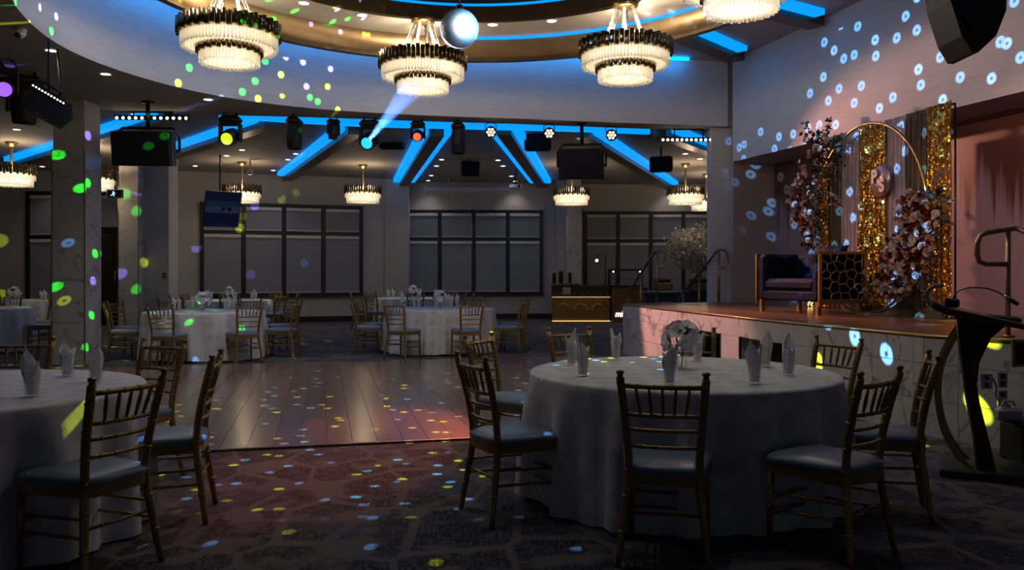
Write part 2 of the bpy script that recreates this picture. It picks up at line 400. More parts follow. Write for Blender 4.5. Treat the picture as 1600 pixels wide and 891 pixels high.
led = empty('led_strip'); tag(led, 'blue light strip circling inside the dark centre coffer of the ceiling', 'light strip', 'blue ceiling light strips')
MB().lathe([(R_IN+.0, 4.79), (R_IN+.0, 4.81), (R_IN+.05, 4.81), (R_IN+.05, 4.79)], 96, RC, False).build('led_tape', BLUEM, led)
led = empty('led_strip'); tag(led, 'blue light strip along the stage side of the bronze ceiling ring', 'light strip', 'blue ceiling light strips')
MB().lathe([(R_OUT-.075, 4.595), (R_OUT-.075, 4.565), (R_OUT-.105, 4.565), (R_OUT-.105, 4.595)], 48, RC, False, math.radians(-40), math.radians(92)).build('led_tape', BLUEM, led)
led = empty('led_strip'); tag(led, 'hidden blue cove light on the outer top of the bronze ceiling ring', 'light strip', 'blue ceiling light strips')
MB().lathe([(R_OUT+.02, 4.80), (R_OUT+.05, 4.80), (R_OUT+.05, 4.88), (R_OUT+.02, 4.88)], 96, RC, False).build('led_tape', emit('blue_cove', (.0, .33, 1.0), 4.0), led)
led = empty('led_strip'); tag(led, 'hidden blue cove light along the top of the curved drum wall, stage end added', 'light strip', 'blue ceiling light strips')
cq = CC[2:62]; b = MB()  # stage end added where no cove runs, to turn the wall blue there
for i in range(len(cq)-1):
    a, c = Vector(cq[i]), Vector(cq[i+1]); d = c-a; nn = (RC-(a+c)/2); nn.z = 0; nn.normalize(); md = (a+c)/2+nn*.22
    b.box((md.x, md.y, 4.985), (d.length+.01, .03, .03), Matrix.Rotation(math.atan2(d.y, d.x), 3, 'Z'))
b.build('led_tape', emit('blue_wall_cove', (.0, .33, 1.0), 12.0), led)

# right wall, header and alcove
WR = [(3.80,14.12),(6.72,4.15)]
u_ = Vector((WR[1][0]-WR[0][0], WR[1][1]-WR[0][1], 0)).normalized()
AL = [(4.66,14.42),(7.45,4.6)]
b = MB(); b.add([(WR[0][0],WR[0][1],3.27),(WR[1][0],WR[1][1],3.27),(WR[1][0],WR[1][1],ZT+.02),(WR[0][0],WR[0][1],ZT+.02)], [(0,1,2,3)])
S(b.build('wall_right', FASC))
b = MB(); b.add([(WR[0][0],WR[0][1],3.27),(WR[1][0],WR[1][1],3.27),(AL[1][0],AL[1][1],3.27),(AL[0][0],AL[0][1],3.27)], [(0,3,2,1)])
S(b.build('ceiling_alcove', CEILM))
b = MB(); b.box((6.05, 10.2, 3.262), (.6, 1.2, .012), Matrix.Rotation(math.atan2(u_.y, u_.x)-PI/2, 3, 'Z')); S(b.build('trim_5', mat('access_panel', (.30,.24,.2), .7)))
aw = S(MB().box(((AL[0][0]+AL[1][0])/2+.05, (AL[0][1]+AL[1][1])/2, 1.65), (.08, (Vector(AL[1])-Vector(AL[0])).length+.2, 3.3), Matrix.Rotation(math.atan2(u_.y, u_.x)-PI/2, 3, 'Z')).build('wall_alcove', DRIP))
S(MB().box(((3.8+4.66)/2, 14.36, 1.65), (.9, .1, 3.3), Matrix.Rotation(math.atan2(.3, .86), 3, 'Z')).build('wall_alcove_side', PLINK))
S(MB().box((3.67, 14.52, 2.51), (.36, .30, 5.02)).build('column', FASC))
# beams to the right wall inside the drum
def beam(a, c, z, w, h, name, label, sides=(-1, 1), trim=(0, 0)):
    a, c = Vector((*a, 0)), Vector((*c, 0)); d = c-a; L_ = d.length; rot = Matrix.Rotation(math.atan2(d.y, d.x), 3, 'Z'); mid = (a+c)/2
    e = S(MB().box((mid.x, mid.y, z-h/2), (L_, w, h), rot).build('ceiling_beam', BRONZED))
    r = empty('led_strip'); tag(r, label, 'light strip', 'blue ceiling light strips')
    for s in sides:
        o = rot @ Vector((0, s*(w/2+.086), 0))
        sh = rot @ Vector(((trim[0]-trim[1])/2, 0, 0))
        MB().box((mid.x+o.x+sh.x, mid.y+o.y+sh.y, z-h*.28), (L_-trim[0]-trim[1], .17, h*.5), rot).build('led_tape', BLUEM, r)
beam((1.55, 11.2), (3.72, 13.60), ZT, .30, .16, '', 'blue lit beam side ending at the corner pillar beside the stage', (-1,), (.1, .25))
beam((2.35, 10.45), (4.36, 11.72), ZT, .26, .16, '', 'blue lit beam side meeting the stage wall above the dotted light', (-1,), (.1, .22))
# back hall beams
BM = [((-5.6,13.5),(-11.8,19.4),'blue strip on the ceiling beam running behind the near marble column'),
      ((-4.1,14.0),(-7.72,18.2),'blue strip on the ceiling beam above the big yoke speaker and yellow light'),
      ((-2.82,14.75),(-6.1,22.2),'blue strip on the ceiling beam that ends above the left blind window'),
      ((-1.37,14.95),(-3.15,23.7),'blue strip on the steep ceiling beam just left of the projector screen'),
      ((-.15,14.8),(.86,23.9),'blue strip on the steep ceiling beam at the end of the projector screen'),
      ((1.30,15.1),(4.7,24.4),'blue strip on the ceiling beam above the black speaker by the pillar'),
      ((2.7,15.0),(5.9,20.0),'blue strip on the short ceiling beam behind the stage pillar')]
for (a, c, l), sd in zip(BM, ((1,), (1,), (1,), (1, -1), (1, -1), (-1,), (-1,))): beam(a, c, ZC, .26, .20, '', l, sd, (.25, .35))
arc = crom([(-4.8,13.42,0),(-4.2,13.62,0),(-3.3,13.95,0),(-2.3,14.22,0),(-.57,14.45,0),(1.16,14.68,0),(2.5,14.95,0)], 5)
r = empty('led_strip'); tag(r, 'long curved blue strip behind the row of hanging stage lights', 'light strip', 'blue ceiling light strips')
b = MB()
for i in range(len(arc)-1):
    a, c = arc[i], arc[i+1]; d = c-a
    b.box(((a.x+c.x)/2, (a.y+c.y)/2, 3.965), (d.length+.01, .10, .15), Matrix.Rotation(math.atan2(d.y, d.x), 3, 'Z'))
b.build('led_tape', BLUEM, r)

# back walls
def wall(name, a, c, z0=0, z1=ZC, t=.12, m=WALLM):
    a, c = Vector((*a, 0)), Vector((*c, 0)); d = c-a; nrm = Vector((-d.y, d.x, 0)).normalized(); mid = (a+c)/2+nrm*t/2
    return S(MB().box((mid.x, mid.y, (z0+z1)/2), (d.length, t, z1-z0), Matrix.Rotation(math.atan2(d.y, d.x), 3, 'Z')).build(name, m))
WL = ((-16.5,21.5),(-8.8,21.5)); W1 = ((-8.8,21.5),(-3.6,23.4)); W2 = ((-3.0,24.2),(1.5,24.35)); W3 = ((1.6,24.8),(9.0,24.8))
wall('wall_back_left', *WL); wall('wall_back_window_left', *W1); wall('wall_back_centre', *W2); wall('wall_back_right', *W3)
wall('wall_pier_left', (-3.62,23.35), (-2.95,23.4), t=1.0); wall('wall_pier_right', (1.3,23.9), (1.75,23.9), t=1.0)
wall('wall_left', (-16.4,-8), (-16.4,21.6)); wall('wall_far_right', (9,25), (9,14.5)); wall('wall_right_return', (9,14.6), (3.7,14.6), z1=5.0)
pr = S(MB().box((-7.95, 18.6, ZC/2), (.52, .5, ZC)).build('wall_pier', WALLM))
for nm, (a, c) in (('baseboard_left', W1), ('baseboard_centre', W2), ('baseboard_right', W3), ('baseboard_back_left', WL)):
    a, c = Vector((*a,0)), Vector((*c,0)); d = c-a; nrm = Vector((d.y,-d.x,0)).normalized(); mid = (a+c)/2+nrm*.02
    S(MB().box((mid.x, mid.y, .08), (d.length, .03, .16), Matrix.Rotation(math.atan2(d.y, d.x), 3, 'Z')).build(nm, DARKP))

BLIND = mat('roller_blind', (.24, .25, .30), .8, var=.04, scale=3, bump=.02, bscale=120)
CASS = mat('blind_cassette', (.62, .62, .64), .5, var=.04)
def window(idx, a, c, s0, s1, cols, z0, zt, zm):
    """window on wall line a->c between lengths s0..s1"""
    a, c = Vector((*a,0)), Vector((*c,0)); d = (c-a).normalized(); nrm = Vector((d.y,-d.x,0)); rot = math.atan2(d.y, d.x)
    e = empty('window_%d' % idx, a+d*s0+nrm*.05, rot); S(e)
    w = s1-s0; cw = w/cols; fr = .09
    for i in range(cols+1): MB().box((i*cw, 0, (z0+zt)/2), (fr, .10, zt-z0+fr)).build('mullion', DARKP, e)
    for z in (z0, zm, zt): MB().box((w/2, -.012, z), (w+fr, .09, fr)).build('rail', DARKP, e)
    for i in range(cols):
        x = (i+.5)*cw; ww = cw-fr-.03
        for (za, zb) in ((z0+fr/2, zm-fr/2), (zm+fr/2, zt-fr/2)):
            bl = MB().box((x, -.02, (za+zb)/2), (ww, .012, zb-za-.03)).build('blind', BLIND, e)
            MB().bbox((x, -.04, zb-.055), (ww, .05, .09), .012).build('cassette', CASS, bl)
            MB().box((x, -.028, za+.03), (ww, .02, .025)).build('bottom_bar', CASS, bl)
        MB().box((x, .03, (z0+zt)/2), (cw, .006, zt-z0)).build('pane', mat('night_glass', (.02,.025,.035), .1), e)
def s_at(wl, px):                       # distance along wall line where the pixel column meets it
    a, c = Vector(wl[0]), Vector(wl[1]); t = (px-800)/FPX; d = c-a
    k = (t*a.y-a.x)/(d.x-t*d.y); return k*d.length
window(1, *W1, s_at(W1, 315), s_at(W1, 564), 4, .76, 3.20, 2.45)
window(2, *W2, s_at(W2, 634), s_at(W2, 846), 4, .75, 3.18, 2.36)
window(3, *W3, s_at(W3, 914), s_at(W3, 1118), 4, .70, 3.18, 2.33)
window(4, *WL, s_at(WL, 46), s_at(WL, 212), 2, .62, 3.45, 2.30)
# dark doorway in the back left wall
e = empty('door_1', (0,0,0)); S(e)
x0, x1 = (143-800)/FPX*21.3, (211-800)/FPX*21.3
MB().box(((x0+x1)/2, 21.38, 1.28), (x1-x0, .10, 2.56)).build('door_frame', BLACKM, e)
MB().bbox(((x0+x1)/2-.24, 21.31, 1.2), ((x1-x0)/2-.08, .06, 2.36), .01).build('door_leaf', BLACKP, e)
MB().bbox(((x0+x1)/2+.27, 21.31, 1.2), ((x1-x0)/2-.08, .06, 2.36), .01).build('door_leaf', BLACKP, e)
MB().tube([((x0+x1)/2+.07, 21.24, 1.0), ((x0+x1)/2+.07, 21.24, 1.4)], .015).build('door_handle', BRASS, e)
# columns with marble cladding
def column(cx, cy, w, zm, zrows, label):
    e = S(MB().box((cx, cy, ZC/2), (w, w, ZC)).build('column', WALLM))
    t = .012
    for i in range(len(zrows)-1):
        z0, z1 = zrows[i]+.003, zrows[i+1]-.003
        for (ox, oy, sx, sy) in ((0,-w/2-t/2,w+2*t,t),(0,w/2+t/2,w+2*t,t),(w/2+t/2,0,t,w),(-w/2-t/2,0,t,w)):
            MB().box((cx+ox, cy+oy, (z0+z1)/2), (sx, sy, z1-z0)).build('tile', MARBLE2, e)
    for sx in (-1,1): MB().box((cx+sx*(w/2+.012), cy-w/2-.012, zm/2), (.014, .014, zm)).build('edge_strip', BRASS, e)
column(-6.52, 12.28, .46, 3.17, [0,.62,1.25,1.88,2.52,3.17], '')
column(-8.42, 18.2, .42, 3.25, [0,.8,1.6,2.4,3.25], '')
column(1.78, 23.66, .40, 3.0, [0,.75,1.5,2.25,3.0], '')
# ------------------------------------------------------------------ stage
SH = .84
ST = [(1.87,13.72),(2.32,11.35),(2.80,9.0),(3.42,6.78),(3.82,6.08),(6.95,6.3),(4.70,14.38),(3.5,14.45)]
st = S(MB().poly([(2.85,13.6),(3.25,11.2),(3.6,9.0),(4.2,7.0),(4.3,6.6),(6.9,6.6),(4.70,14.36),(3.5,14.43)], .0, SH-.03).build('floor_stage', DARKP))
# deck planks following the stage wall line
dirv = Vector((-.275, .961)); nv = Vector((-.961, -.275))
for i in range(-2, 42):
    off = (i*.41) % 1.0
    for j in range(-3, 4):
        q = []
        for (s, t) in ((0,0),(1,0),(1,1),(0,1)):
            w0 = i*.12+.0015+s*(.12-.003); l0 = (j+off)*2.6+.002+t*(2.6-.004)
            p = Vector((7.2, 8.0))+nv*w0+dirv*l0; q.append((p.x, p.y))
        if sum((q[k][0]*q[(k+1)%4][1]-q[(k+1)%4][0]*q[k][1]) for k in range(4)) < 0: q = q[::-1]
        q = clip_convex(q, ST)
        if len(q) >= 3:
            xs = [a[0] for a in q]; ys = [a[1] for a in q]
            if (max(xs)-min(xs))*(max(ys)-min(ys)) > .002: MB().poly(q, SH-.03, SH).build('plank', WOODS, st)
fr_ = [Vector(p) for p in (ST[0], ST[1], ST[2], ST[3], ST[4])]
nose = S(MB().tube([(p.x-.01, p.y-.005, SH-.012) for p in fr_], .013, 6).build('trim_6', BRASS))
# marble panels on the front, with the openings left free
def front_at(s):
    for i in range(len(fr_)-1):
        L_ = (fr_[i+1]-fr_[i]).length
        if s <= L_ or i == len(fr_)-2: return fr_[i]+(fr_[i+1]-fr_[i])*(s/L_)
        s -= L_
def front_s(px):                        # length along front whose pixel column is px
    best = min(range(0, 900), key=lambda k: abs(800+FPX*front_at(k*.01).x/front_at(k*.01).y-px)); return best*.01
holes = [(front_s(1066), front_s(1128)), (front_s(1158), front_s(1243))]
hz0, hz1 = .02, .60
cuts = sorted([0, front_s(1030), holes[0][0], holes[0][1], holes[1][0], holes[1][1], front_s(1300), front_s(1365), front_s(1430), front_s(1500), (fr_[1]-fr_[0]).length, (fr_[2]-fr_[0]).length*1.0, sum((fr_[i+1]-fr_[i]).length for i in range(3)), sum((fr_[i+1]-fr_[i]).length for i in range(4))])
cuts = [c for i, c in enumerate(cuts) if i == 0 or c-cuts[i-1] > .03]
def panel(s0, s1, z0, z1, parent, m=MARBLE, off=.018):
    a, c = front_at(s0+.002), front_at(s1-.002); d = (c-a); nrm = Vector((d.y, -d.x)).normalized()
    if nrm.x > 0: nrm = -nrm
    mid = (a+c)/2+nrm*off/2
    return MB().box((mid.x, mid.y, (z0+z1)/2), (d.length, off, z1-z0-.004), Matrix.Rotation(math.atan2(d.y, d.x), 3, 'Z')).build('tile', m, parent)
for i in range(len(cuts)-1):
    s0, s1 = cuts[i], cuts[i+1]; mid = (s0+s1)/2
    inh = any(h[0]-.01 < mid < h[1]+.01 for h in holes)
    rows = [(hz1, SH-.03)] if inh else [(0, .30), (.30, .60), (.60, SH-.03)]
    for z0, z1 in rows: panel(s0, s1, z0, z1, st)
for h in holes:                          # framed dark recess
    o = S(empty('opening', (0,0,0)))
    a, c = front_at(h[0]), front_at(h[1]); d = c-a
    ni = Vector((d.y, -d.x)).normalized(); ni = ni if ni.x > 0 else -ni
    for p in (a, c): MB().box((p.x+ni.x*.13, p.y+ni.y*.13, hz1/2), (.012, .25, hz1), Matrix.Rotation(math.atan2(ni.y, ni.x)-PI/2, 3, 'Z')).build('jamb', MARBLE, o)
    MB().box(((a.x+c.x)/2+ni.x*.13, (a.y+c.y)/2+ni.y*.13, hz1+.006), (d.length, .25, .012), Matrix.Rotation(math.atan2(d.y, d.x), 3, 'Z')).build('jamb', MARBLE, o)
    rot = Matrix.Rotation(math.atan2(d.y, d.x), 3, 'Z')
    for p in (a, c): MB().box((p.x-.01, p.y, (hz0+hz1)/2), (.015, .03, hz1-hz0), rot).build('edge_trim', BRONZED, o)
    MB().box(((a.x+c.x)/2-.01, (a.y+c.y)/2, hz1), (d.length, .03, .015), rot).build('edge_trim', BRONZED, o)
# right end return of the stage and the step block
e2 = S(empty('stage_return', (0,0,0)))
for k in range(3):
    z0, z1 = (0,.30,.60)[k], (.30,.60,SH-.03)[k]
    for x0, x1 in ((3.84,4.15),(4.16,4.9)):
        MB().box(((x0+x1)/2, 6.06+.07*((x0+x1)/2-3.82)-.01, (z0+z1)/2), (x1-x0-.004, .02, z1-z0-.004), Matrix.Rotation(.07, 3, 'Z')).build('tile', MARBLE, e2)
# ------------------------------------------------------------------ banquet chairs
SEATM = mat('blue_grey_vinyl', (.155, .185, .26), .38, var=.08, scale=5, bump=.05, bscale=40)
def bamboo(pts, r, rings, n=8):
    b = MB(); b.tube(pts, r, n)
    pts = [Vector(p) for p in pts]
    tot = sum((pts[i+1]-pts[i]).length for i in range(len(pts)-1))
    r0 = r if not isinstance(r, (list, tuple)) else sum(r)/len(r)
    for t in rings:
        s = t*tot
        for i in range(len(pts)-1):
            L_ = (pts[i+1]-pts[i]).length
            if s <= L_: break
            s -= L_
        d = (pts[i+1]-pts[i]).normalized(); p = pts[i]+d*s
        b.tube([p-d*.006, p-d*.003, p+d*.003, p+d*.006], [r0*1.02, r0*1.22, r0*1.22, r0*1.02], n)
    return b
def chair_meshes():
    M = []
    def post(sx):
        pts = crom([(sx*.205,-.245,0),(sx*.180,-.215,.22),(sx*.158,-.19,.44),(sx*.170,-.215,.66),(sx*.190,-.275,.905)], 3)
        rr = [.0145+.005*min(1, i/4.) for i in range(len(pts))]
        b = bamboo(pts, rr, (.18,.36,.5,.62,.76,.9), 8)
        t = pts[-1]; b.lathe([(0,.034),(.012,.034),(.019,.027),(.019,.020),(.012,.014),(.015,.0),(.015,-.01)], 8, t)
        b.tube([(pts[0].x,pts[0].y,0),(pts[0].x,pts[0].y,.012)], .012, 6)
        return b
    def leg(sx):
        pts = [(sx*.188,.185,0),(sx*.186,.182,.22),(sx*.182,.178,.43)]
        return bamboo(pts, [.0135,.016,.018], (.25,.5,.75), 8)
    for sx in (-1,1): M.append(('back_post', post(sx), GOLDC))
    for sx in (-1,1): M.append(('front_leg', leg(sx), GOLDC))
    def bow(z, hx, y, r, dip=.0, n=6):
        pts = [(hx*(-1+2*i/6), y-.028*(1-(-1+2*i/6)**2), z+dip*(1-(-1+2*i/6)**2)) for i in range(7)]
        return bamboo(pts, r, (.2,.4,.6,.8), n)
    M.append(('top_rail', bow(.865,.186,-.262,.0125), GOLDC))
    M.append(('back_slat', bow(.725,.176,-.226,.0105), GOLDC))
    M.append(('back_slat', bow(.652,.170,-.210,.0095), GOLDC))
    M.append(('back_slat', bow(.572,.164,-.200,.0095), GOLDC))
    for i in range(5):
        t = (-1+2*(i+1)/6.)
        a = Vector((t*.180, -.262-.028*(1-t*t), .862)); c = Vector((t*.150, -.226-.028*(1-t*t), .728)); mid = (a+c)/2
        b = MB().tube([c, c+(a-c)*.3, mid, c+(a-c)*.7, a], [.006,.0085,.0095,.0085,.006], 6)
        M.append(('spindle', b, GOLDC))
    # seat frame: rounded trapezoid ring
    def outline(g):
        base = [(-.160-g,-.20-g),(0,-.225-g),(.160+g,-.20-g),(.195+g,0),(.200+g,.185+g*.6),(0,.215+g),(-.200-g,.185+g*.6),(-.195-g,0)]
        return [(p.x, p.y) for p in crom([(*q,0) for q in base], 3, True)]
    b = MB(); o = outline(0); b.poly(o, .392, .437); M.append(('seat_frame', b, GOLDC))
    b = MB(); m = len(o); prof = [(1.0,.437),(1.03,.452),(1.02,.468),(.93,.482),(.7,.492),(.35,.497)]
    vs = []; fs = []
    for (k, z) in prof: vs += [(p[0]*k, p[1]*k-.0, z) for p in o]
    for j in range(len(prof)-1): fs += [(j*m+i, j*m+(i+1) % m, (j+1)*m+(i+1) % m, (j+1)*m+i) for i in range(m)]
    vs.append((0,0,.498)); c = len(vs)-1; fs += [((len(prof)-1)*m+i, (len(prof)-1)*m+(i+1) % m, c) for i in range(m)]
    b.add(vs, fs, True); M.append(('seat_cushion', b, SEATM))
    def st(a, c): return bamboo([a, c], .0078, (.25,.5,.75), 6)
    for sx in (-1,1):
        M.append(('stretcher', st((sx*.187,.181,.285),(sx*.172,-.205,.30)), GOLDC))
        M.append(('stretcher', st((sx*.188,.183,.205),(sx*.180,-.215,.22)), GOLDC))
    M.append(('stretcher', st((-.187,.182,.25),(.187,.182,.25)), GOLDC))
    M.append(('stretcher', st((-.188,.183,.17),(.188,.183,.17)), GOLDC))
    M.append(('stretcher', st((-.176,-.21,.255),(.176,-.21,.255)), GOLDC))
    return [(nm, bb.mesh(nm, mm)) for nm, bb, mm in M]
CH = chair_meshes()
def chair(x, y, facing, label, group):
    """facing: direction (deg, ccw from +X) in which the sitter looks"""
    e = empty('banquet_chair', (x, y, 0), math.radians(facing-90)); tag(e, label, 'chair', group)
    e.scale = (1, 1, .963)
    for nm, me in CH: inst(nm, me, e)
    return e
# ------------------------------------------------------------------ tables, glasses, napkins
CLOTH = mat('white_damask_cloth', (.66, .65, .66), .8, var=.07, scale=9, bump=.12, bscale=14, sheen=.15)
def damask(m):
    nt, N, L = nodes(m); b = N['Principled BSDF']; src = b.inputs['Base Color'].links[0].from_socket; tc = N.new('ShaderNodeTexCoord')
    vo = N.new('ShaderNodeTexVoronoi'); vo.inputs['Scale'].default_value = 5.5; vo.inputs['Randomness'].default_value = .25; L.new(tc.outputs['Object'], vo.inputs['Vector'])
    nz = N.new('ShaderNodeTexNoise'); nz.inputs['Scale'].default_value = 40; L.new(tc.outputs['Object'], nz.inputs['Vector'])
    ad = N.new('ShaderNodeMath'); ad.operation = 'MULTIPLY_ADD'; ad.inputs[1].default_value = .35; L.new(nz.outputs[0], ad.inputs[0]); L.new(vo.outputs['Distance'], ad.inputs[2])
    mr = N.new('ShaderNodeMapRange'); mr.inputs[1].default_value = .50; mr.inputs[2].default_value = .58; mr.inputs[3].default_value = .84; mr.inputs[4].default_value = 1; L.new(ad.outputs[0], mr.inputs[0])
    mx = N.new('ShaderNodeMix'); mx.data_type = 'RGBA'; mx.blend_type = 'MULTIPLY'; mx.inputs[0].default_value = 1; L.new(src, mx.inputs[6]); L.new(mr.outputs[0], mx.inputs[7]); L.new(mx.outputs[2], b.inputs['Base Color'])
damask(CLOTH)
NAPM = mat('white_napkin', (.90, .90, .92), .8, var=.04, scale=20, bump=.08, bscale=60)
def mat_glass():
    m = bpy.data.materials.new('clear_glass'); nt, N, L = nodes(m); N.remove(N['Principled BSDF']); o = N['Material Output']
    t = N.new('ShaderNodeBsdfTransparent'); t.inputs[0].default_value = (.985,.99,.99,1); g = N.new('ShaderNodeBsdfGlossy'); g.inputs['Roughness'].default_value = .06
    fr = N.new('ShaderNodeMath'); fr.operation = 'MULTIPLY'; fr.inputs[1].default_value = .35; lw = N.new('ShaderNodeLayerWeight'); lw.inputs[0].default_value = .4; L.new(lw.outputs['Facing'], fr.inputs[0]); mx = N.new('ShaderNodeMixShader')
    nz = N.new('ShaderNodeTexNoise'); nz.inputs['Scale'].default_value = 60; bp = N.new('ShaderNodeBump'); bp.inputs['Strength'].default_value = .15; L.new(nz.outputs[0], bp.inputs['Height']); L.new(bp.outputs[0], g.inputs['Normal'])
    L.new(fr.outputs[0], mx.inputs[0]); L.new(t.outputs[0], mx.inputs[1]); L.new(g.outputs[0], mx.inputs[2]); L.new(mx.outputs[0], o.inputs[0]); return m
GLASS = mat_glass()
TZ = .742
def cloth_mesh(seed, R=.93, folds=17, hem=.012):
    rnd = random.Random(seed); nA = 136; b = MB(); vs = []; fs = []
    ph = [rnd.random()*2*PI for _ in range(3)]; amp = [rnd.uniform(.5,1.2) for _ in range(40)]
    prof = [(0,TZ,0),(.3,TZ,0),(.62,TZ,0),(.86,TZ,0),(.97,TZ,0),(.994,TZ-.003,0),(1.0,TZ-.014,.0),(1.004,TZ-.05,.10),(1.008,TZ-.12,.32),(1.012,TZ-.22,.58),(1.018,TZ-.36,.80),(1.026,TZ-.52,.93),(1.034,hem,1)]
    for i in range(nA):
        a = 2*PI*i/nA; f = folds*a+1.3*math.sin(2*a+ph[0])+.8*math.sin(3*a+ph[1])
        k = amp[int((f/(2*PI))) % 40]
        w = math.sin(f); w = math.copysign(abs(w)**.75, w)*k
        for (r, z, t) in prof:
            rad = R*r+t*(.060*w+.022*math.sin(2*f+ph[2]))
            vs.append((rad*math.cos(a), rad*math.sin(a), z+(0.012*math.sin(3*a+ph[1])+.012*w+.012)*(1 if t == 1 else 0)))
    m = len(prof)
    for i in range(nA):
        j = (i+1) % nA
        for k in range(m-1): fs.append((i*m+k, i*m+k+1, j*m+k+1, j*m+k))
    b.add(vs, fs, True); return b.mesh('tablecloth', CLOTH)
CL = [cloth_mesh(s) for s in (1,2,3)]
def glass_mesh():
    return MB().lathe([(0,.006),(.026,.006),(.030,.016),(.034,.06),(.037,.125),(.039,.125),(.036,.06),(.032,.006),(.030,0),(0,0)], 14).mesh('drinking_glass', GLASS)
def napkin_mesh(seed):
    rnd = random.Random(seed*7+1); b = MB(); a0 = rnd.uniform(0, 2*PI)
    # pleated body that fills the tumbler
    n = 24; vs = []; fs = []; zs = [.010,.05,.09,.125,.150]; rr = [.022,.028,.030,.034,.030]
    for k, z in enumerate(zs):
        for i in range(n):
            a = 2*PI*i/n; r = rr[k]*(1 if i % 2 else .80); vs.append((r*math.cos(a), r*math.sin(a), z+(.012*math.sin(3*a+seed) if k == 4 else 0)))
    for k in range(len(zs)-1):
        for i in range(n): fs.append((k*n+i, k*n+(i+1) % n, (k+1)*n+(i+1) % n, (k+1)*n+i))
    vs.append((0,0,.14)); c = len(vs)-1; fs += [((len(zs)-1)*n+i, (len(zs)-1)*n+(i+1) % n, c) for i in range(n)]
    b.add(vs, fs, False)
    # broad pointed leaves of the fold
    for p, (da, h, w, out) in enumerate(((0, rnd.uniform(.215,.245), .058, .020), (rnd.uniform(1.5,2.2), rnd.uniform(.185,.215), .052, .024), (rnd.uniform(3.4,4.4), rnd.uniform(.165,.195), .050, .018))):
        a = a0+da; er = Vector((math.cos(a), math.sin(a), 0)); et = Vector((-math.sin(a), math.cos(a), 0)); sk = rnd.uniform(-.018,.018)
        vs = []; fs = []; m = 7; q = 8
        for j in range(q):
            t = j/(q-1); z = .06+(h-.06)*t; ww = w*(.75+.4*math.sin(PI*min(1, t*1.1)))*(1 if t < .62 else max(.02, (1-t)/.38))
            for i in range(m):
                u = -1+2*i/(m-1); rad = .026+out*t*t-.012*u*u+.004*math.cos(u*7+seed)
                pt = er*rad+et*(u*ww/2*1.15+sk*t)+Vector((0,0,z)); vs.append(pt)
        for j in range(q-1):
            for i in range(m-1): fs.append((j*m+i, j*m+i+1, (j+1)*m+i+1, (j+1)*m+i))
        b.add(vs, fs, True)
        b.add([v-er*.004 for v in vs], [f[::-1] for f in fs], True)
    return b.mesh('napkin', NAPM)
GM = glass_mesh(); NM = [napkin_mesh(s) for s in range(6)]
PETW = mat('white_orchid', (.82, .80, .84), .6, var=.06, scale=30, sheen=.2); PETD = mat('dark_plum_leaf', (.05, .025, .025), .5, var=.3)
def orchid_mesh():
    b = MB()
    for k in range(6):
        a = 2*PI*k/6; r = .05 if k % 2 else .042
        c = Vector((math.cos(a)*r*.6, math.sin(a)*r*.6, .012)); d = Vector((math.cos(a), math.sin(a), .35)).normalized(); s = Vector((-math.sin(a), math.cos(a), 0))
        q = [c-d*.03, c-d*.005+s*.024, c+d*.022+s*.02, c+d*.036+Vector((0,0,-.006)), c+d*.022-s*.02, c-d*.005-s*.024, c+Vector((0,0,-.006))]
        b.add(q, [(0,1,6),(1,2,6),(2,3,6),(3,4,6),(4,5,6),(5,0,6)], True)
    b.sphere((0,0,.012), .010, 6, 4); return b.mesh('blossom', PETW)
ORC = orchid_mesh()
def leaf_mesh(name, L_, w, m, cup=.15):
    b = MB(); vs = []; fs = []
    for i in range(5):
        t = i/4; ww = w*math.sin(PI*min(1, .12+t*.88))**.8 if i < 4 else 0.002; z = cup*L_*math.sin(PI*t*.9)
        vs += [(-ww/2, t*L_, z+ww*.12), (0, t*L_, z), (ww/2, t*L_, z+ww*.12)]
    for i in range(4):
        o = i*3; fs += [(o,o+1,o+4,o+3),(o+1,o+2,o+5,o+4)]
    b.add(vs, fs, True); return b.mesh(name, m)
PLUM = leaf_mesh('leaf', .10, .045, PETD)
def centrepiece(x, y, label, s=1.0):
    e = empty('orchid_centrepiece', (x, y, TZ)); tag(e, label, 'centrepiece', 'white orchid centrepieces')
    MB().lathe([(0,.004),(.03,.004),(.034,.09),(.038,.13),(.040,.13),(.036,.09),(.032,0),(0,0)], 12).build('vase', GLASS, e)
    MB().tube([(0,0,.01),(.01,0,.1),(.0,0,.19)], .004, 5).build('stem', mat('green_stem', (.06,.10,.04), .6), e)
    rnd = random.Random(int(x*100+y*10))
    for i in range(13):
        a = i*2.4; el = -.5+1.7*i/12; r = rnd.uniform(.075,.115)
        p = Vector((r*math.cos(a)*math.cos(el), r*math.sin(a)*math.cos(el), .19+r*math.sin(el)))
        o = inst('blossom', ORC, e, p, (0,0,0), (s*rnd.uniform(.85,1.05),)*3)
        o.rotation_euler = (p-Vector((0,0,.17))).to_track_quat('Z','Y').to_euler()
    for i in range(5):
        a = rnd.uniform(0,2*PI); o = inst('leaf', PLUM, e, (.04*math.cos(a), .04*math.sin(a), .20)); o.rotation_euler = (rnd.uniform(.1,.9), 0, a-PI/2)
DIRN = ['stage side','far stage corner','window side','far left corner','left side','near left corner','camera side','near stage corner']
def dirname(deg): return DIRN[int(((deg+22.5) % 360)//45)]
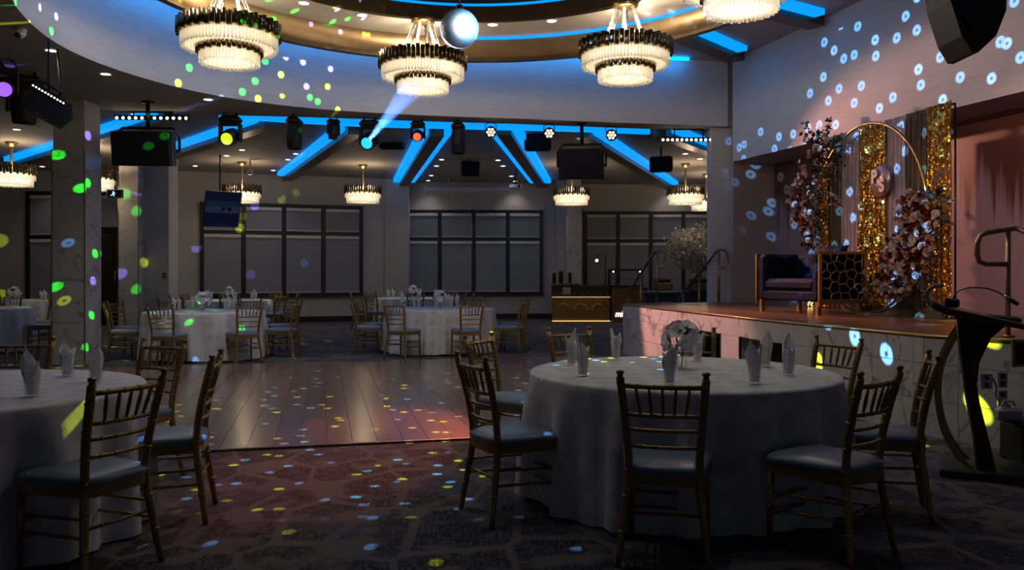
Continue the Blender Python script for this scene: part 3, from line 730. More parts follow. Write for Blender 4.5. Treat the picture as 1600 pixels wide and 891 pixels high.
def table(idx, x, y, name, chairs, settings, rad=.62, cp=(0,0), rz=0.0, cpl=True):
    o = inst('tablecloth', CL[idx % 3], None, (x, y, 0), (0,0,rz)); tag(o, 'white damask cloth to the floor over '+name, 'tablecloth', 'white round tablecloths')
    used = {}
    for ch in chairs:
        deg, dist, twist = ch[:3]
        a = math.radians(deg); nm = dirname(deg); used[nm] = used.get(nm, 0)+1
        lb = ch[3] if len(ch) > 3 else 'gold banquet chair at the %s%s of %s' % (nm, '' if used[nm] == 1 else ', second one', name)
        chair(x+dist*math.cos(a), y+dist*math.sin(a), deg+180+twist, lb, 'gold banquet chairs')
    used = {}
    for k, s in enumerate(settings):
        if isinstance(s, tuple): gx, gy = s; deg = math.degrees(math.atan2(gy-y, gx-x))
        else: deg = s; gx, gy = x+rad*math.cos(math.radians(deg)), y+rad*math.sin(math.radians(deg))
        rr = math.hypot(gx-x, gy-y)
        if rr > .74: gx, gy = x+(gx-x)*.74/rr, y+(gy-y)*.74/rr
        nm = dirname(deg); used[nm] = used.get(nm, 0)+1; nn = nm+['', ', second one', ', third one', ', fourth one'][used[nm]-1]
        g = inst('drinking_glass', GM, None, (gx, gy, TZ+.001)); tag(g, 'clear tumbler at the %s of %s' % (nn, name), 'glass', 'tumblers holding napkins')
        q = inst('napkin', NM[(k+idx) % 6], None, (gx, gy, TZ+.002), (0,0,k*1.7+idx)); tag(q, 'white napkin at the %s of %s' % (nn, name), 'napkin', 'white napkins standing in glasses')
    if cpl: centrepiece(x+cp[0], y+cp[1], 'white orchid centrepiece on '+name)
def gp(px, py): p = PZ(px, py, TZ); return (p.x, p.y)
T1 = (1.04, 5.04)
def ch_at(x, y, T):                      # polar of a chair position about table T
    return (math.degrees(math.atan2(y-T[1], x-T[0])), math.hypot(x-T[0], y-T[1]))
def CHT(T, lst):
    out = []
    for (x, y, facing, lab) in lst:
        dg, ds = ch_at(x, y, T); out.append((dg, ds, facing-(dg+180), lab))
    return out
near = 'the nearest stage table'
table(0, *T1, near, CHT(T1, [
    (.74, 3.93, 76, 'gold banquet chair with its back to the viewer at the middle of the near table'),
    (1.52, 3.98, 130, 'gold banquet chair turned aside, nearest the viewer between table and lectern'),
    (2.08, 4.64, 160, 'gold banquet chair seen edge-on beside the black lectern'),
    (2.03, 5.58, 208, 'gold banquet chair with yellow light on its rails, against the marble stage'),
    (1.46, 6.42, 270, 'gold banquet chair behind the near table in front of the stage opening'),
    (.58, 6.46, 294, 'gold banquet chair behind the near table on the dance floor side'),
    (.0, 5.88, 332, 'gold banquet chair half hidden behind another at the dance floor side'),
    (.02, 4.60, 27, 'gold banquet chair in profile at the dance floor side of the near table')]),
    [gp(894,571), gp(911,588), gp(962,562), gp(1046,601), gp(1090,564), gp(1179,600), gp(1196,573), gp(1232,587)], cp=(.03,.13))
T2 = (-2.90, 4.22)
table(1, *T2, 'the near cut-off table', CHT(T2, [
    (-1.94, 3.73, 156, 'gold banquet chair, blue spot on its seat, largest in the lower left'),
    (-1.92, 4.52, 193, 'gold banquet chair seen edge-on beside the carpet at the left table'),
    (-2.47, 5.30, 246, 'gold banquet chair with orange light on its rails by the dance floor'),
    (-3.36, 5.42, 276, 'gold banquet chair cut by the picture edge, in front of the marble column')]),
    [gp(50,620), gp(106,588), gp(150,597)], cpl=False, rz=.5)
T3 = (-4.93, 13.15)
table(2, *T3, 'the left mid-hall table', CHT(T3, [
    (-5.02, 11.98, 88, 'gold banquet chair with its back to us before the left mid-hall table'),
    (-4.05, 12.35, 128, 'gold banquet chair with blue light behind it at the left mid-hall table'),
    (-6.05, 12.75, 25, 'gold banquet chair turned sideways at the near left of the mid-hall table'),
    (-6.35, 13.6, -12, 'gold banquet chair half behind another beside the left marble column'),
    (-3.72, 13.2, 182, 'gold banquet chair sideways at the dance floor side of the left mid-hall table'),
    (-5.9, 14.35, -50, 'gold banquet chair behind the left end of the mid-hall table'),
    (-4.75, 14.55, -95, 'gold banquet chair behind the middle of the left mid-hall table'),
    (-3.98, 14.2, 230, 'gold banquet chair behind the right end of the left mid-hall table')]),
    [gp(251,483), gp(267,484.5), gp(278,480.5), gp(358,484), gp(374,481), gp(383,482), gp(312,480)], cp=(0,-.1), rz=1.1)
T4 = (-1.24, 14.2)
table(0, *T4, 'the central table', CHT(T4, [
    (-1.72, 13.0, 62, 'gold banquet chair in front of the central table, on its left'),
    (-.72, 12.98, 112, 'gold banquet chair in front of the central table, on its right'),
    (-2.42, 13.75, 12, 'gold banquet chair in profile at the left end of the central table'),
    (-2.48, 14.55, -12, 'gold banquet chair behind the profile one at the left of the central table'),
    (-.05, 13.8, 165, 'gold banquet chair in profile at the right end of the central table'),
    (.02, 14.6, 190, 'gold banquet chair behind the profile one at the right of the central table'),
    (-1.65, 15.45, -80, 'gold banquet chair behind the central table, on its left'),
    (-.75, 15.45, 262, 'gold banquet chair behind the central table, on its right')]),
    [gp(629,481), gp(636,479.5), gp(654,480), gp(674,476), gp(705,480), gp(722,476), gp(738,477)], cp=(0,-.05), rz=2.2)
ring8 = lambda st, n, d=1.25: [(st+360*k/n, d, random.uniform(-8,8)) for k in range(n)]
table(1, -6.45, 18.7, 'the far left-window table', ring8(20, 8), [40,100,160,200,250,300,340], rz=.2)
table(2, -2.45, 20.3, 'the far middle-window table', ring8(10, 8), [30,80,150,200,250,290,340], rz=.9)
table(0, -9.35, 14.15, 'the edge table behind the column', [(-60,1.25,5),(5,1.22,0),(60,1.25,0),(110,1.25,0),(-100,1.25,0)], [60,110,150,330], rz=.4)
table(1, -11.3, 18.6, 'the back left table', ring8(0, 6), [20,60,120,200,250,310], rz=1.4)
for (x, y, f, l) in [(-9.0, 17.2, 200, 'gold banquet chair alone before the dark doorway, facing left'), (-9.55, 17.5, 15, 'gold banquet chair before the dark doorway, half behind the column')]:
    chair(x, y, f, l, 'gold banquet chairs')
# ------------------------------------------------------------------ chandeliers
def mat_crystal():
    m = bpy.data.materials.new('crystal_rod'); nt, N, L = nodes(m); N.remove(N['Principled BSDF']); o = N['Material Output']
    t = N.new('ShaderNodeBsdfTransparent'); t.inputs[0].default_value = (.95,.95,.95,1)
    tl = N.new('ShaderNodeBsdfTranslucent'); tl.inputs[0].default_value = (.95,.93,.9,1)
    g = N.new('ShaderNodeBsdfGlossy'); g.inputs['Roughness'].default_value = .12
    nz = N.new('ShaderNodeTexNoise'); nz.inputs['Scale'].default_value = 80; bp = N.new('ShaderNodeBump'); bp.inputs['Strength'].default_value = .3; L.new(nz.outputs[0], bp.inputs['Height']); L.new(bp.outputs[0], g.inputs['Normal'])
    a = N.new('ShaderNodeMixShader'); a.inputs[0].default_value = .55; L.new(t.outputs[0], a.inputs[1]); L.new(tl.outputs[0], a.inputs[2])
    c = N.new('ShaderNodeMixShader'); c.inputs[0].default_value = .18; L.new(a.outputs[0], c.inputs[1]); L.new(g.outputs[0], c.inputs[2]); L.new(c.outputs[0], o.inputs[0]); return m
CRY = mat_crystal()
GLOW = emit('warm_chandelier_bulb', (1, .74, .38), 5.0)
ADDED_GLOW = emit('added_chandelier_glow', (1, .80, .50), 2.3)  # glowing drum added inside each chandelier to brighten its crystals
CROWN = mat('bronze_tube', (.14, .105, .055), .3, .85, var=.25, scale=20)
def rods(R, n, z0, z1, r, wob=0.0, sides=4, seed=0):
    rnd = random.Random(seed); b = MB()
    for i in range(n):
        a = 2*PI*i/n; dz = wob*((i % 2)*2-1)*.5
        p = Vector((R*math.cos(a), R*math.sin(a), 0))
        b.tube([p+Vector((0,0,z0+dz)), p+Vector((0,0,z1+dz))], r, sides, True, False, sides > 4)
    return b
def merge(bs):
    o = MB()
    for q in bs: o.add(q.v, q.f, False)
    return o
def chandelier_meshes(D):
    R = D/2; M = []
    # heights measured down from the crown top (z=0)
    M.append(('upper_crown', rods(R*.985, 60, -.25, .0, R*.052, .03, 6), CROWN))
    M.append(('upper_crystals', rods(R*.93, 84, -.47, -.21, R*.028, .012), CRY))
    M.append(('upper_crystal_bed', merge([rods(R*k, int(80*k), -.46, -.41, R*.024) for k in (.87,.81,.75,.69)]), CRY))
    M.append(('lower_crown', rods(R*.62, 40, -.56, -.42, R*.045, .02, 6), CROWN))
    M.append(('lower_crystals', rods(R*.575, 56, -.75, -.53, R*.026, .012), CRY))
    M.append(('lower_crystal_bed', merge([rods(R*k, max(4, int(80*k)), -.755+.02*(1-k), -.70, R*.022) for k in (.5,.42,.34,.26,.18,.1)]), CRY))
    b = MB().lathe([(R*.86,-.24),(R*.90,-.24),(R*.90,-.235),(R*.86,-.235)], 32); M.append(('upper_hoop', b, BRASS))
    M.append(('added_upper_glow', MB().lathe([(R*.66,-.43),(R*.86,-.43),(R*.88,-.41),(R*.88,-.24),(R*.66,-.24)], 48), ADDED_GLOW))  # added glowing drum behind the upper crystals
    M.append(('added_lower_glow', MB().lathe([(0,-.70),(R*.50,-.70),(R*.53,-.68),(R*.53,-.54)], 40), ADDED_GLOW))  # added glowing drum behind the lower crystals
    b = MB().lathe([(0,-.02),(R*.9,-.02),(R*.9,-.03),(0,-.03)], 32); M.append(('top_plate', b, mat('mirror_plate', (.55,.45,.3), .2, .9)))
    return [(a, q.mesh(a, m)) for a, q, m in M]
CM = chandelier_meshes(1.10)
def big_chandelier(x, y, ztop, zc, label):
    e = empty('chandelier', (x, y, ztop)); tag(e, label, 'chandelier', 'large two-tier crystal chandeliers')
    for nm, me in CM:
        o = inst(nm, me, e, sc=(1,1,.62))
        if 'crystal' in nm or 'crown' in nm: o['kind'] = 'stuff'
    h = zc-ztop
    point('chandelier_light', (x, y, ztop-.72), (1,.80,.58), 17, .10)
    point('chandelier_uplight', (x, y, ztop+.12), (1,.78,.52), 30, .08)
    MB().lathe([(0,h-.001),(.15,h-.001),(.15,h-.05),(.13,h-.06),(0,h-.06)], 20).build('canopy', BRASS, e)
    for k in range(6):
        a = 2*PI*k/6+.3; a0 = Vector((.10*math.cos(a), .10*math.sin(a), h-.05)); a1 = Vector((.26*math.cos(a), .26*math.sin(a), .0))
        pts = [a0+(a1-a0)*i/12 for i in range(13)]
        MB().tube(pts, [.016 if i % 2 else .026 for i in range(13)], 5).build('crystal_chain', CRY, e)
def small_meshes(D):
    R = D/2; M = []
    M.append(('crown', rods(R*.98, 48, -.19, .0, R*.05, .03, 5), CROWN))
    M.append(('upper_crystals', rods(R*.95, 64, -.29, -.16, R*.032, .01), CRY))
    M.append(('lower_crystals', rods(R*.86, 56, -.42, -.27, R*.03, .01), CRY))
    M.append(('crystal_bed', merge([rods(R*k, max(5, int(52*k)), -.41, -.37, R*.035) for k in (.76,.62,.48,.34,.2)]), CRY))
    M.append(('added_inner_glow', MB().lathe([(0,-.385),(R*.78,-.385),(R*.80,-.37),(R*.80,-.27),(R*.88,-.27),(R*.88,-.18)], 40), ADDED_GLOW))  # added glowing drum inside the small crystal rings
    return [(a, q.mesh(a, m)) for a, q, m in M]
SM = small_meshes(.90)
def small_chandelier(px, py, d, label, s=1.0):
    p = P(px, py, d); e = empty('small_chandelier', p); tag(e, label, 'chandelier', 'small crystal chandeliers of the back hall'); e.scale = (s, s, s)
    for nm, me in SM:
        o = inst(nm, me, e)
        if 'crystal' in nm or 'crown' in nm: o['kind'] = 'stuff'
    h = (ZC-p.z)/s
    point('chandelier_uplight', (p.x+.1, p.y-.1, p.z-.03), (1,.76,.50), 14, .06)
    point('chandelier_light', (p.x, p.y, p.z-.62), (1,.76,.50), 6, .10)
    MB().lathe([(0,h-.001),(.12,h-.001),(.11,h-.03),(.05,h-.11),(.0,h-.11)], 12).build('canopy', BRASS, e)
    MB().tube([(0,0,h-.1+(-.1-h+.1)*i/14) for i in range(15)], [.022 if i % 2 else .034 for i in range(15)], 6).build('chain', BRASS, e)
ZR = 4.60
c_ = P(359, 0, 9.2); big_chandelier(c_.x, 9.2, 4.15, ZR, 'large crystal chandelier nearest the picture\'s upper left')
c_ = P(664, 0, 10.70); big_chandelier(c_.x, 10.45, 4.12, ZR, 'large crystal chandelier just behind the mirror ball')
c_ = P(977, 0, 9.85); big_chandelier(c_.x, 9.85, 4.12, ZR, 'large crystal chandelier with visible canopy toward the stage')
c_ = P(1158, 0, 7.35); big_chandelier(c_.x, 7.35, 4.15, ZR, 'large crystal chandelier cut by the top edge near the stage wall')
for (px, py, d, l) in [(18,259,16.8,'small crystal chandelier cut by the picture\'s left edge'),(146,267,17.6,'small crystal chandelier behind the marble column'),
    (378,290,19.8,'small crystal chandelier in front of the tilted television'),(567,291,20.3,'small crystal chandelier above the corner of the left blind window'),
    (893,294,20.3,'small crystal chandelier under the black yoke speaker'),(1071,293,20.1,'small crystal chandelier left of the stage pillar with green dot'),
    (1104,305,22.2,'small crystal chandelier half hidden by the stage pillar')]:
    small_chandelier(px, py, d, l)
# ------------------------------------------------------------------ downlights
dlr = MB().lathe([(.085,-.004),(.085,-.012),(.062,-.012),(.058,-.002)], 16).mesh('trim_ring', mat('white_trim', (.7,.7,.7), .5))
dll = MB().lathe([(0,-.006),(.060,-.006)], 16).mesh('lens', WHITEL)
def downlight(p, label, group, power):
    e = empty('downlight', p); tag(e, label, 'downlight', group); inst('trim_ring', dlr, e); inst('lens', dll, e)
    sp = spot('downlight_beam', (p.x, p.y, p.z-.02), (p.x, p.y, 0), (1,.93,.84), power, 105, .6, .05); return e
ORD = ['nearest', 'second nearest', 'third nearest', 'fourth nearest', 'fifth nearest', 'sixth nearest', 'farthest']
def rows(lst, z, label, group, power):
    ps = sorted([PZ(q[0], q[1], z) for q in lst], key=lambda p: p.y)
    for k, p in enumerate(ps): downlight(p, label+', %s of them' % ORD[k], group, power)
rows([(80,78),(165,115),(325,155)], ZS, 'recessed downlight along the curved drum wall', 'soffit downlights', 40)
rows([(475,4),(566,23),(770,38),(862,32)], ZR, 'recessed downlight in the pale ring ceiling', 'ring ceiling downlights', 40)
for k, a in enumerate((-75, -40, -10, 20, 165, 195, 225, 255)):
    downlight(Vector((RC.x+3.0*math.cos(math.radians(a)), RC.y+3.0*math.sin(math.radians(a)), ZR)), 'recessed downlight in the ring ceiling overhead, number %s clockwise' % ['one','two','three','four','five','six','seven','eight'][k], 'overhead ring downlights', 26)
rows([(26,202),(66,260),(134,257),(160,215),(206,273),(211,178)], ZC, 'recessed downlight in the ceiling around the near marble column', 'downlights around the column', 15)
rows([(354,243),(378,234),(305,259)], ZC, 'recessed downlight above the tilted television', 'downlights above the television', 15)
rows([(462,240),(450,249),(427,266)], ZC, 'recessed downlight above the left blind window', 'downlights above the left window', 15)
rows([(690,249),(682,259),(674,274),(669,282)], ZC, 'recessed downlight at the left end of the projector screen', 'downlights left of the screen', 13)
rows([(778,250),(786,259),(799,275),(805,283)], ZC, 'recessed downlight at the projector end of the screen', 'downlights right of the screen', 13)
rows([(993,245),(1003,253),(1029,269),(1038,278),(1047,286),(1071,240),(1094,248)], ZC, 'recessed downlight near the small black speaker by the stage', 'downlights by the stage', 13)
# ------------------------------------------------------------------ mirror ball
mb = empty('mirror_ball', P(718, 45, 7.5)); tag(mb, 'mirror ball glaring white and cyan under the ceiling ring', 'mirror ball')
def mat_mirror():
    m = bpy.data.materials.new('mirror_facets'); nt, N, L = nodes(m); b = N['Principled BSDF']; b.inputs['Metallic'].default_value = 1; b.inputs['Roughness'].default_value = .38
    nz = N.new('ShaderNodeTexNoise'); nz.inputs['Scale'].default_value = 40; mx = N.new('ShaderNodeMix'); mx.data_type = 'RGBA'; mx.inputs[6].default_value = (.75,.78,.82,1); mx.inputs[7].default_value = (.95,.95,.95,1); L.new(nz.outputs[0], mx.inputs[0]); L.new(mx.outputs[2], b.inputs['Base Color']); return m
MIRR = mat_mirror(); BR = .176
MB().sphere((0,0,0), BR-.006, 24, 16).build('core', BLACKP, mb)
b = MB(); nlat = 28
for i in range(nlat):
    t0, t1 = PI*i/nlat+.006, PI*(i+1)/nlat-.006; nl = max(4, int(2*nlat*math.sin((t0+t1)/2)))
    for j in range(nl):
        p0, p1 = 2*PI*j/nl+.05/nl, 2*PI*(j+1)/nl-.05/nl
        b.add([(BR*math.sin(t)*math.cos(p), BR*math.sin(t)*math.sin(p), BR*math.cos(t)) for t, p in ((t0,p0),(t1,p0),(t1,p1),(t0,p1))], [(0,1,2,3)])
o = b.build('facets', MIRR, mb); o['kind'] = 'stuff'
MB().tube([(0,0,BR-.01),(0,0,5.3-mb.location.z)], .006, 5).build('hanger', BLACKM, mb)
MB().lathe([(0,BR+.04),(.03,BR+.04),(.03,BR-.01),(0,BR-.01)], 10).build('motor_cap', BLACKM, mb)
# ------------------------------------------------------------------ stage lights hanging under the drum edge
def moving_head(px, py, z, tilt, pan, label, lens=None, s=1.0, top=None):
    """hangs from height z; (px,py) is the photograph point of its clamp"""
    p = PZ(px, py, z); e = empty('moving_head_light', p, pan); tag(e, label, 'stage light', 'moving head stage lights'); e.scale = (s, s, s)
    MB().tube([(-.1,0,.0),(-.1,0,-.05)], .02, 6).tube([(.1,0,0),(.1,0,-.05)], .02, 6).build('clamp', BLACKM, e)
    bb = MB().bbox((0,0,-.11), (.34,.24,.13), .05); bb.build('base', BLACKP, e)
    y = MB()
    for sx in (-1,1): y.bbox((sx*.155,0,-.31), (.045,.14,.30), .02)
    y.bbox((0,0,-.18), (.31,.14,.04), .015); y.build('yoke', BLACKP, e)
    R = Matrix.Rotation(tilt, 4, 'X'); T = Matrix.Translation((0,0,-.38))
    h = MB().lathe([(0,.20),(.09,.20),(.125,.14),(.135,.0),(.125,-.12),(.115,-.19),(.10,-.20),(.095,-.17),(0,-.17)], 16).xf(T @ R); h.build('head', BLACKP, e)
    if lens is not None:
        MB().lathe([(0,-.172),(.09,-.172),(.095,-.178)], 16).xf(T @ R).build('lens', lens, e)
    return e
LY = emit('lens_yellow', (.62,.75,.02), 1.2); LC = emit('lens_cyan', (.03,.55,1.0), 1.3); LR = emit('lens_orange', (.85,.17,.07), 1.0); LP = emit('lens_violet', (.35,.12,.9), 1.2)
FRONT = math.radians(-90)                     # tilt that points the lens at the hall (-Y)
moving_head(360, 177, ZS, -1.25, .0, 'black moving head light showing a yellow lens', LY, 1.0)
moving_head(460, 180, ZS, .0, 1.57, 'black moving head light hanging straight down, left one of the row', None, .95)
moving_head(521, 184, ZS, .2, .8, 'small black moving head light, between the two larger ones', None, .62)
moving_head(578, 184, ZS, -1.15, -.15, 'black moving head light showing a cyan lens and throwing a beam', LC, .98)
moving_head(653, 187, ZS, -1.25, .0, 'small black moving head light showing an orange lens', LR, .70)
moving_head(716, 189, ZS, .0, 1.57, 'black moving head light hanging straight down, nearest the middle', None, .95)
ADDED_HEADS = []  # unseen heads, added to carry extra ball beams and the mauve wash
for (x, y, pn, l) in ((1.6, 2.9, .2, 'added unseen moving head light on the near soffit, toward the middle'), (3.4, 3.0, -.3, 'added unseen moving head light on the near soffit, toward the stage')):
    e = moving_head(800, 300, ZS, 2.2, pn, l, None, .9); e.location = (x, y, ZS); ADDED_HEADS.append(Vector((x, y+.28, ZS-.52)))
# cluster at upper left
moving_head(38, 112, ZS, .15, .6, 'black moving head light at upper left above the light bar', None, 1.15)
moving_head(5, 92, ZS, -1.25, .6, 'black moving head light with violet lens at the left picture edge', LP, .9)
PARS = []
def par(px, py, z, label):
    p = PZ(px, py, z); PARS.append(p+Vector((0,-.16,-.19))); e = empty('par_light', p); tag(e, label, 'stage light', 'small par lights')
    MB().tube([(-.09,0,-.12),(-.09,0,-.03),(-.05,0,0),(.05,0,0),(.09,0,-.03),(.09,0,-.12)], .009, 6).build('bracket', BLACKM, e)
    T = Matrix.Translation((0,0,-.15)) @ Matrix.Rotation(math.radians(-70), 4, 'X')
    MB().lathe([(0,.10),(.06,.10),(.09,.04),(.10,-.07),(.09,-.08),(.085,-.05),(0,-.05)], 14).xf(T).build('can', BLACKP, e)
    for k in range(7):
        r, a = (0,0) if k == 6 else (.055, 2*PI*k/6)
        MB().lathe([(0,-.056),(.020,-.055)], 10, (r*math.cos(a), r*math.sin(a), 0)).xf(T).build('led_lens', emit('par_led', (1,.72,.42), 5), e)
par(767, 192, ZS, 'small par light with warm leds, leftmost of the three')
par(858, 194, ZS, 'small par light with warm leds, beside the yoke speaker\'s pole')
par(955, 197, ZS, 'small par light with warm leds, nearest the stage pillar')
def led_bar(c, L_, rz, label, n=12, tilt=0.0, up=.16):
    e = empty('led_bar', c, rz); tag(e, label, 'stage light', 'led bars'); e.rotation_euler = (0, tilt, rz)
    MB().bbox((0,0,0), (L_,.07,.07), .012).build('housing', BLACKM, e)
    for k in range(n):
        b = MB().sphere((0,0,0), min(.024, L_/n*.30), 8, 5); o = b.build('led_lens', emit('bar_led', (1,.82,.6), 4.5), e); o.location = (-L_/2+L_*(k+.5)/n, -.036, -.012)
    if tilt:
        hg = MB().tube([(0,0,.0),(0,0,ZS-c.z)], .010, 6).build('hanger', BLACKM, e); hg.rotation_euler = e.rotation_euler.to_matrix().inverted().to_euler()
    br = MB()
    for sx in (-.25,.25): br.tube([(sx*L_,0,.03),(sx*L_,0,up)], .012, 6)
    br.tube([(-.28*L_,0,up-.014),(.28*L_,0,up-.014)], .014, 6).build('bracket', BLACKM, e)
led_bar(P(238,184,12.9), 1.17, .03, 'led bar with a row of white dots above the big yoke speaker', up=ZS-P(238,184,12.9).z)
led_bar(P(1076,218,14.45), 1.0, .0, 'led bar with a row of white dots beside the stage pillar', up=ZS-P(1076,218,14.45).z)
led_bar(P(76,147,8.9), .36, .6, 'short slanted led bar at upper left', 11, .50, .10)
def arc_y(x): return 13.8
def yoke_speaker(px, py, d, w, h, dep, pan, tilt, label, pole_top):
    p = P(px, py, d); e = empty('yoke_speaker', p, pan); tag(e, label, 'speaker', 'black hanging speakers')
    R = Matrix.Rotation(tilt, 4, 'X')
    pts = [(-w/2,-dep/2),(w/2,-dep/2),(w*.44,dep*.2),(w*.28,dep/2),(-w*.28,dep/2),(-w*.44,dep*.2)]
    MB().poly(pts, -h/2, h/2).xf(R).build('cabinet', BLACKP, e)
    MB().bbox((0,-dep/2-.012,0), (w*.96,.03,h*.94), .01).xf(R).build('grille', mat('speaker_grille', (.007,.007,.008), .7, .2, var=.3, scale=90, bump=.5, bscale=200), e)
    MB().tube([(-w/2-.03,0,-.05),(-w/2-.03,0,h*.4),(-w/2+.06,0,h*.62),(w/2-.06,0,h*.62),(w/2+.03,0,h*.4),(w/2+.03,0,-.05)], .022, 6).build('yoke', BLACKM, e)
    for sx in (-1,1): MB().lathe([(0,0),(.03,0),(.03,.05),(0,.05)], 8).xf(Matrix.Translation((sx*(w/2-.01),0,-.03)) @ Matrix.Rotation(sx*PI/2, 4, 'Y')).build('knob', BLACKM, e)
    MB().tube([(0,0,h*.62),(0,0,pole_top-p.z)], .032, 8).build('pole', BLACKM, e)
    MB().lathe([(0,.0),(.10,.0),(.10,-.02),(0,-.02)], 12, (0,0,pole_top-p.z)).build('ceiling_plate', BLACKM, e)
yoke_speaker(231, 233, 12.2, .86, .50, .5, .06, .12, 'big black speaker on a yoke under the left led bar', ZS)
yoke_speaker(909, 256, 13.95, .76, .52, .5, -.12, .14, 'big black speaker on a yoke toward the stage', ZS)
def box_speaker(px, py, d, w, h, pan, tilt, label, ztop):
    p = P(px, py, d); e = empty('ceiling_speaker', p, pan); tag(e, label, 'speaker', 'small black ceiling speakers')
    R = Matrix.Rotation(tilt, 4, 'X')
    MB().bbox((0,0,0), (w,.25,h), .04).xf(R).build('cabinet', BLACKP, e)
    MB().bbox((0,-.125,0), (w*.9,.02,h*.9), .008).xf(R).build('grille', MATS['speaker_grille'], e)
    MB().tube([(0,0,h*.4),(0,0,ztop-p.z)], .02, 6).build('pole', BLACKM, e)
box_speaker(613, 221, 17.0, .52, .34, -.1, .1, 'small black ceiling speaker beside the cyan light', ZC)
box_speaker(735, 264, 19.5, .47, .36, .1, .1, 'small black ceiling speaker above the projector screen', ZC)
box_speaker(840, 222, 16.0, .52, .36, 0, .1, 'small black ceiling speaker behind the middle par light', ZC)
box_speaker(1033, 257, 17.5, .48, .34, -.3, .1, 'small black ceiling speaker between downlights near the stage', ZC)
# cylinder fixture at left and the large black speaker at upper right
e = empty('tilted_speaker', P(80, 172, 9.3), .5); tag(e, 'black tilted speaker hanging under the slanted led bar', 'speaker', 'black hanging speakers')
pts = [(-.26,-.11),(.16,-.14),(.24,0),(.16,.14),(-.26,.11)]
MB().poly(pts, -.14, .14).xf(Matrix.Rotation(.42, 4, 'Y') @ Matrix.Rotation(PI/2, 4, 'X')).build('cabinet', BLACKP, e)
MB().tube([(.06,0,.1),(.10,0,.22),(.06,0,ZS-e.location.z)], .014, 6).build('bracket', BLACKM, e)
e = empty('wall_speaker', P(1511, 30, 6.6)); tag(e, 'big black wedge speaker at the top right corner', 'speaker', 'black hanging speakers')
b = MB()
q = [(-.29,.62),(.24,.62),(.22,.02),(.14,-.18),(.0,-.31),(-.05,-.31),(-.13,-.18),(-.22,.1)]
b.poly(q, -.2, .16).xf(Matrix.Rotation(PI/2, 4, 'X')); b.build('cabinet', BLACKP, e)
MB().poly([(-.20,.6),(.10,.6),(.09,.0),(-.01,-.2),(-.09,-.12),(-.15,.1)], .0, .03).xf(Matrix.Translation((0,-.17,0)) @ Matrix.Rotation(PI/2, 4, 'X')).build('grille', MATS['speaker_grille'], e)
MB().tube([(.22,.05,.2),(.34,.1,.26),(.5,.14,.3)], .02, 6).build('wall_bracket', BLACKM, e)
MB().tube([(0,.02,.6),(0,.02,ZT-e.location.z)], .03, 8).build('pole', BLACKM, e)
# ------------------------------------------------------------------ television, exit sign, camera, projector, screen
e = empty('ceiling_television', P(347, 327, 18.5)); tag(e, 'television tilted on a ceiling pole before the left window', 'television')
TVR = (.42, 0, .6)
MB().bbox((0,0,0), (.80,.06,.84), .012).build('bezel', BLACKP, e).rotation_euler = TVR
def mat_screen():
    m = bpy.data.materials.new('tv_picture'); nt, N, L = nodes(m); b = N['Principled BSDF']; tc = N.new('ShaderNodeTexCoord')
    sp = N.new('ShaderNodeSeparateXYZ'); L.new(tc.outputs['Object'], sp.inputs[0])
    bk = N.new('ShaderNodeValToRGB'); bk.color_ramp.interpolation = 'CONSTANT'; el = bk.color_ramp.elements
    cs = [(0,(.006,.010,.035)),(.38,(.035,.055,.11)),(.62,(.012,.035,.07)),(.80,(.006,.012,.04))]
    while len(el) < 4: el.new(.5)
    for k, (p, c) in enumerate(cs): el[k].position = p; el[k].color = (*c, 1)
    mr = N.new('ShaderNodeMapRange'); mr.inputs[1].default_value = -.34; mr.inputs[2].default_value = .34; L.new(sp.outputs['Z'], mr.inputs[0]); L.new(mr.outputs[0], bk.inputs[0])
    L.new(bk.outputs[0], b.inputs['Emission Color']); b.inputs['Emission Strength'].default_value = .28; b.inputs['Base Color'].default_value = (.01,.01,.02,1); b.inputs['Roughness'].default_value = .2; return m
MB().box((0,-.034,0), (.76,.006,.80)).build('screen', mat_screen(), e).rotation_euler = TVR
for sx in (-.035,.10): MB().box((sx+.05,-.039,.02), (.075,.004,.085)).build('picture_window', BLACKP, e).rotation_euler = TVR
MB().tube([(-.05,.08,.0),(-.08,.10,.25),(-.08,.10,ZC-e.location.z)], .02, 6).build('pole', BLACKM, e)
e = empty('exit_sign', P(180, 303, 16.0)); tag(e, 'small lit exit sign with white running figure behind the column', 'sign')
MB().bbox((0,0,0), (.32,.05,.17), .01).build('housing', mat('sign_grey', (.5,.5,.52), .5), e)
MB().box((0,-.028,0), (.26,.006,.12)).build('face', mat('sign_face', (.02,.03,.06), .4), e)
f = MB(); f.sphere((-.02,-.034,.038), .012, 8, 5, (1,.3,1)); f.tube([(-.02,-.034,.025),(-.03,-.034,-.01)], .012, 6); f.tube([(-.03,-.034,-.01),(.0,-.034,-.025),(-.01,-.034,-.05)], .008, 5); f.tube([(-.03,-.034,-.01),(-.05,-.034,-.03),(-.075,-.034,-.03)], .008, 5); f.tube([(-.02,-.034,.02),(.012,-.034,.005),(.02,-.034,.018)], .006, 5)
f.build('running_figure', emit('sign_white', (.6,.85,1), 1.3), e)
MB().tube([(0,0,.08),(0,0,ZC-e.location.z)], .008, 5).build('hanger', BLACKM, e)
e = empty('dome_camera', PZ(33, 44, ZS)); tag(e, 'white security camera under the soffit at upper left', 'camera')
MB().lathe([(0,0),(.055,0),(.055,-.03),(.045,-.045),(0,-.045)], 14).build('mount', mat('camera_white', (.55,.55,.55), .4), e)
MB().lathe([(0,.07),(.035,.065),(.045,.03),(.045,-.05),(.038,-.06),(.03,-.05),(0,-.05)], 12).xf(Matrix.Translation((0,-.02,-.07)) @ Matrix.Rotation(-1.1, 4, 'X')).build('barrel', MATS['camera_white'], e)
MB().sphere((0,-.075,-.095), .022, 8, 6).build('lens', BLACKP, e)
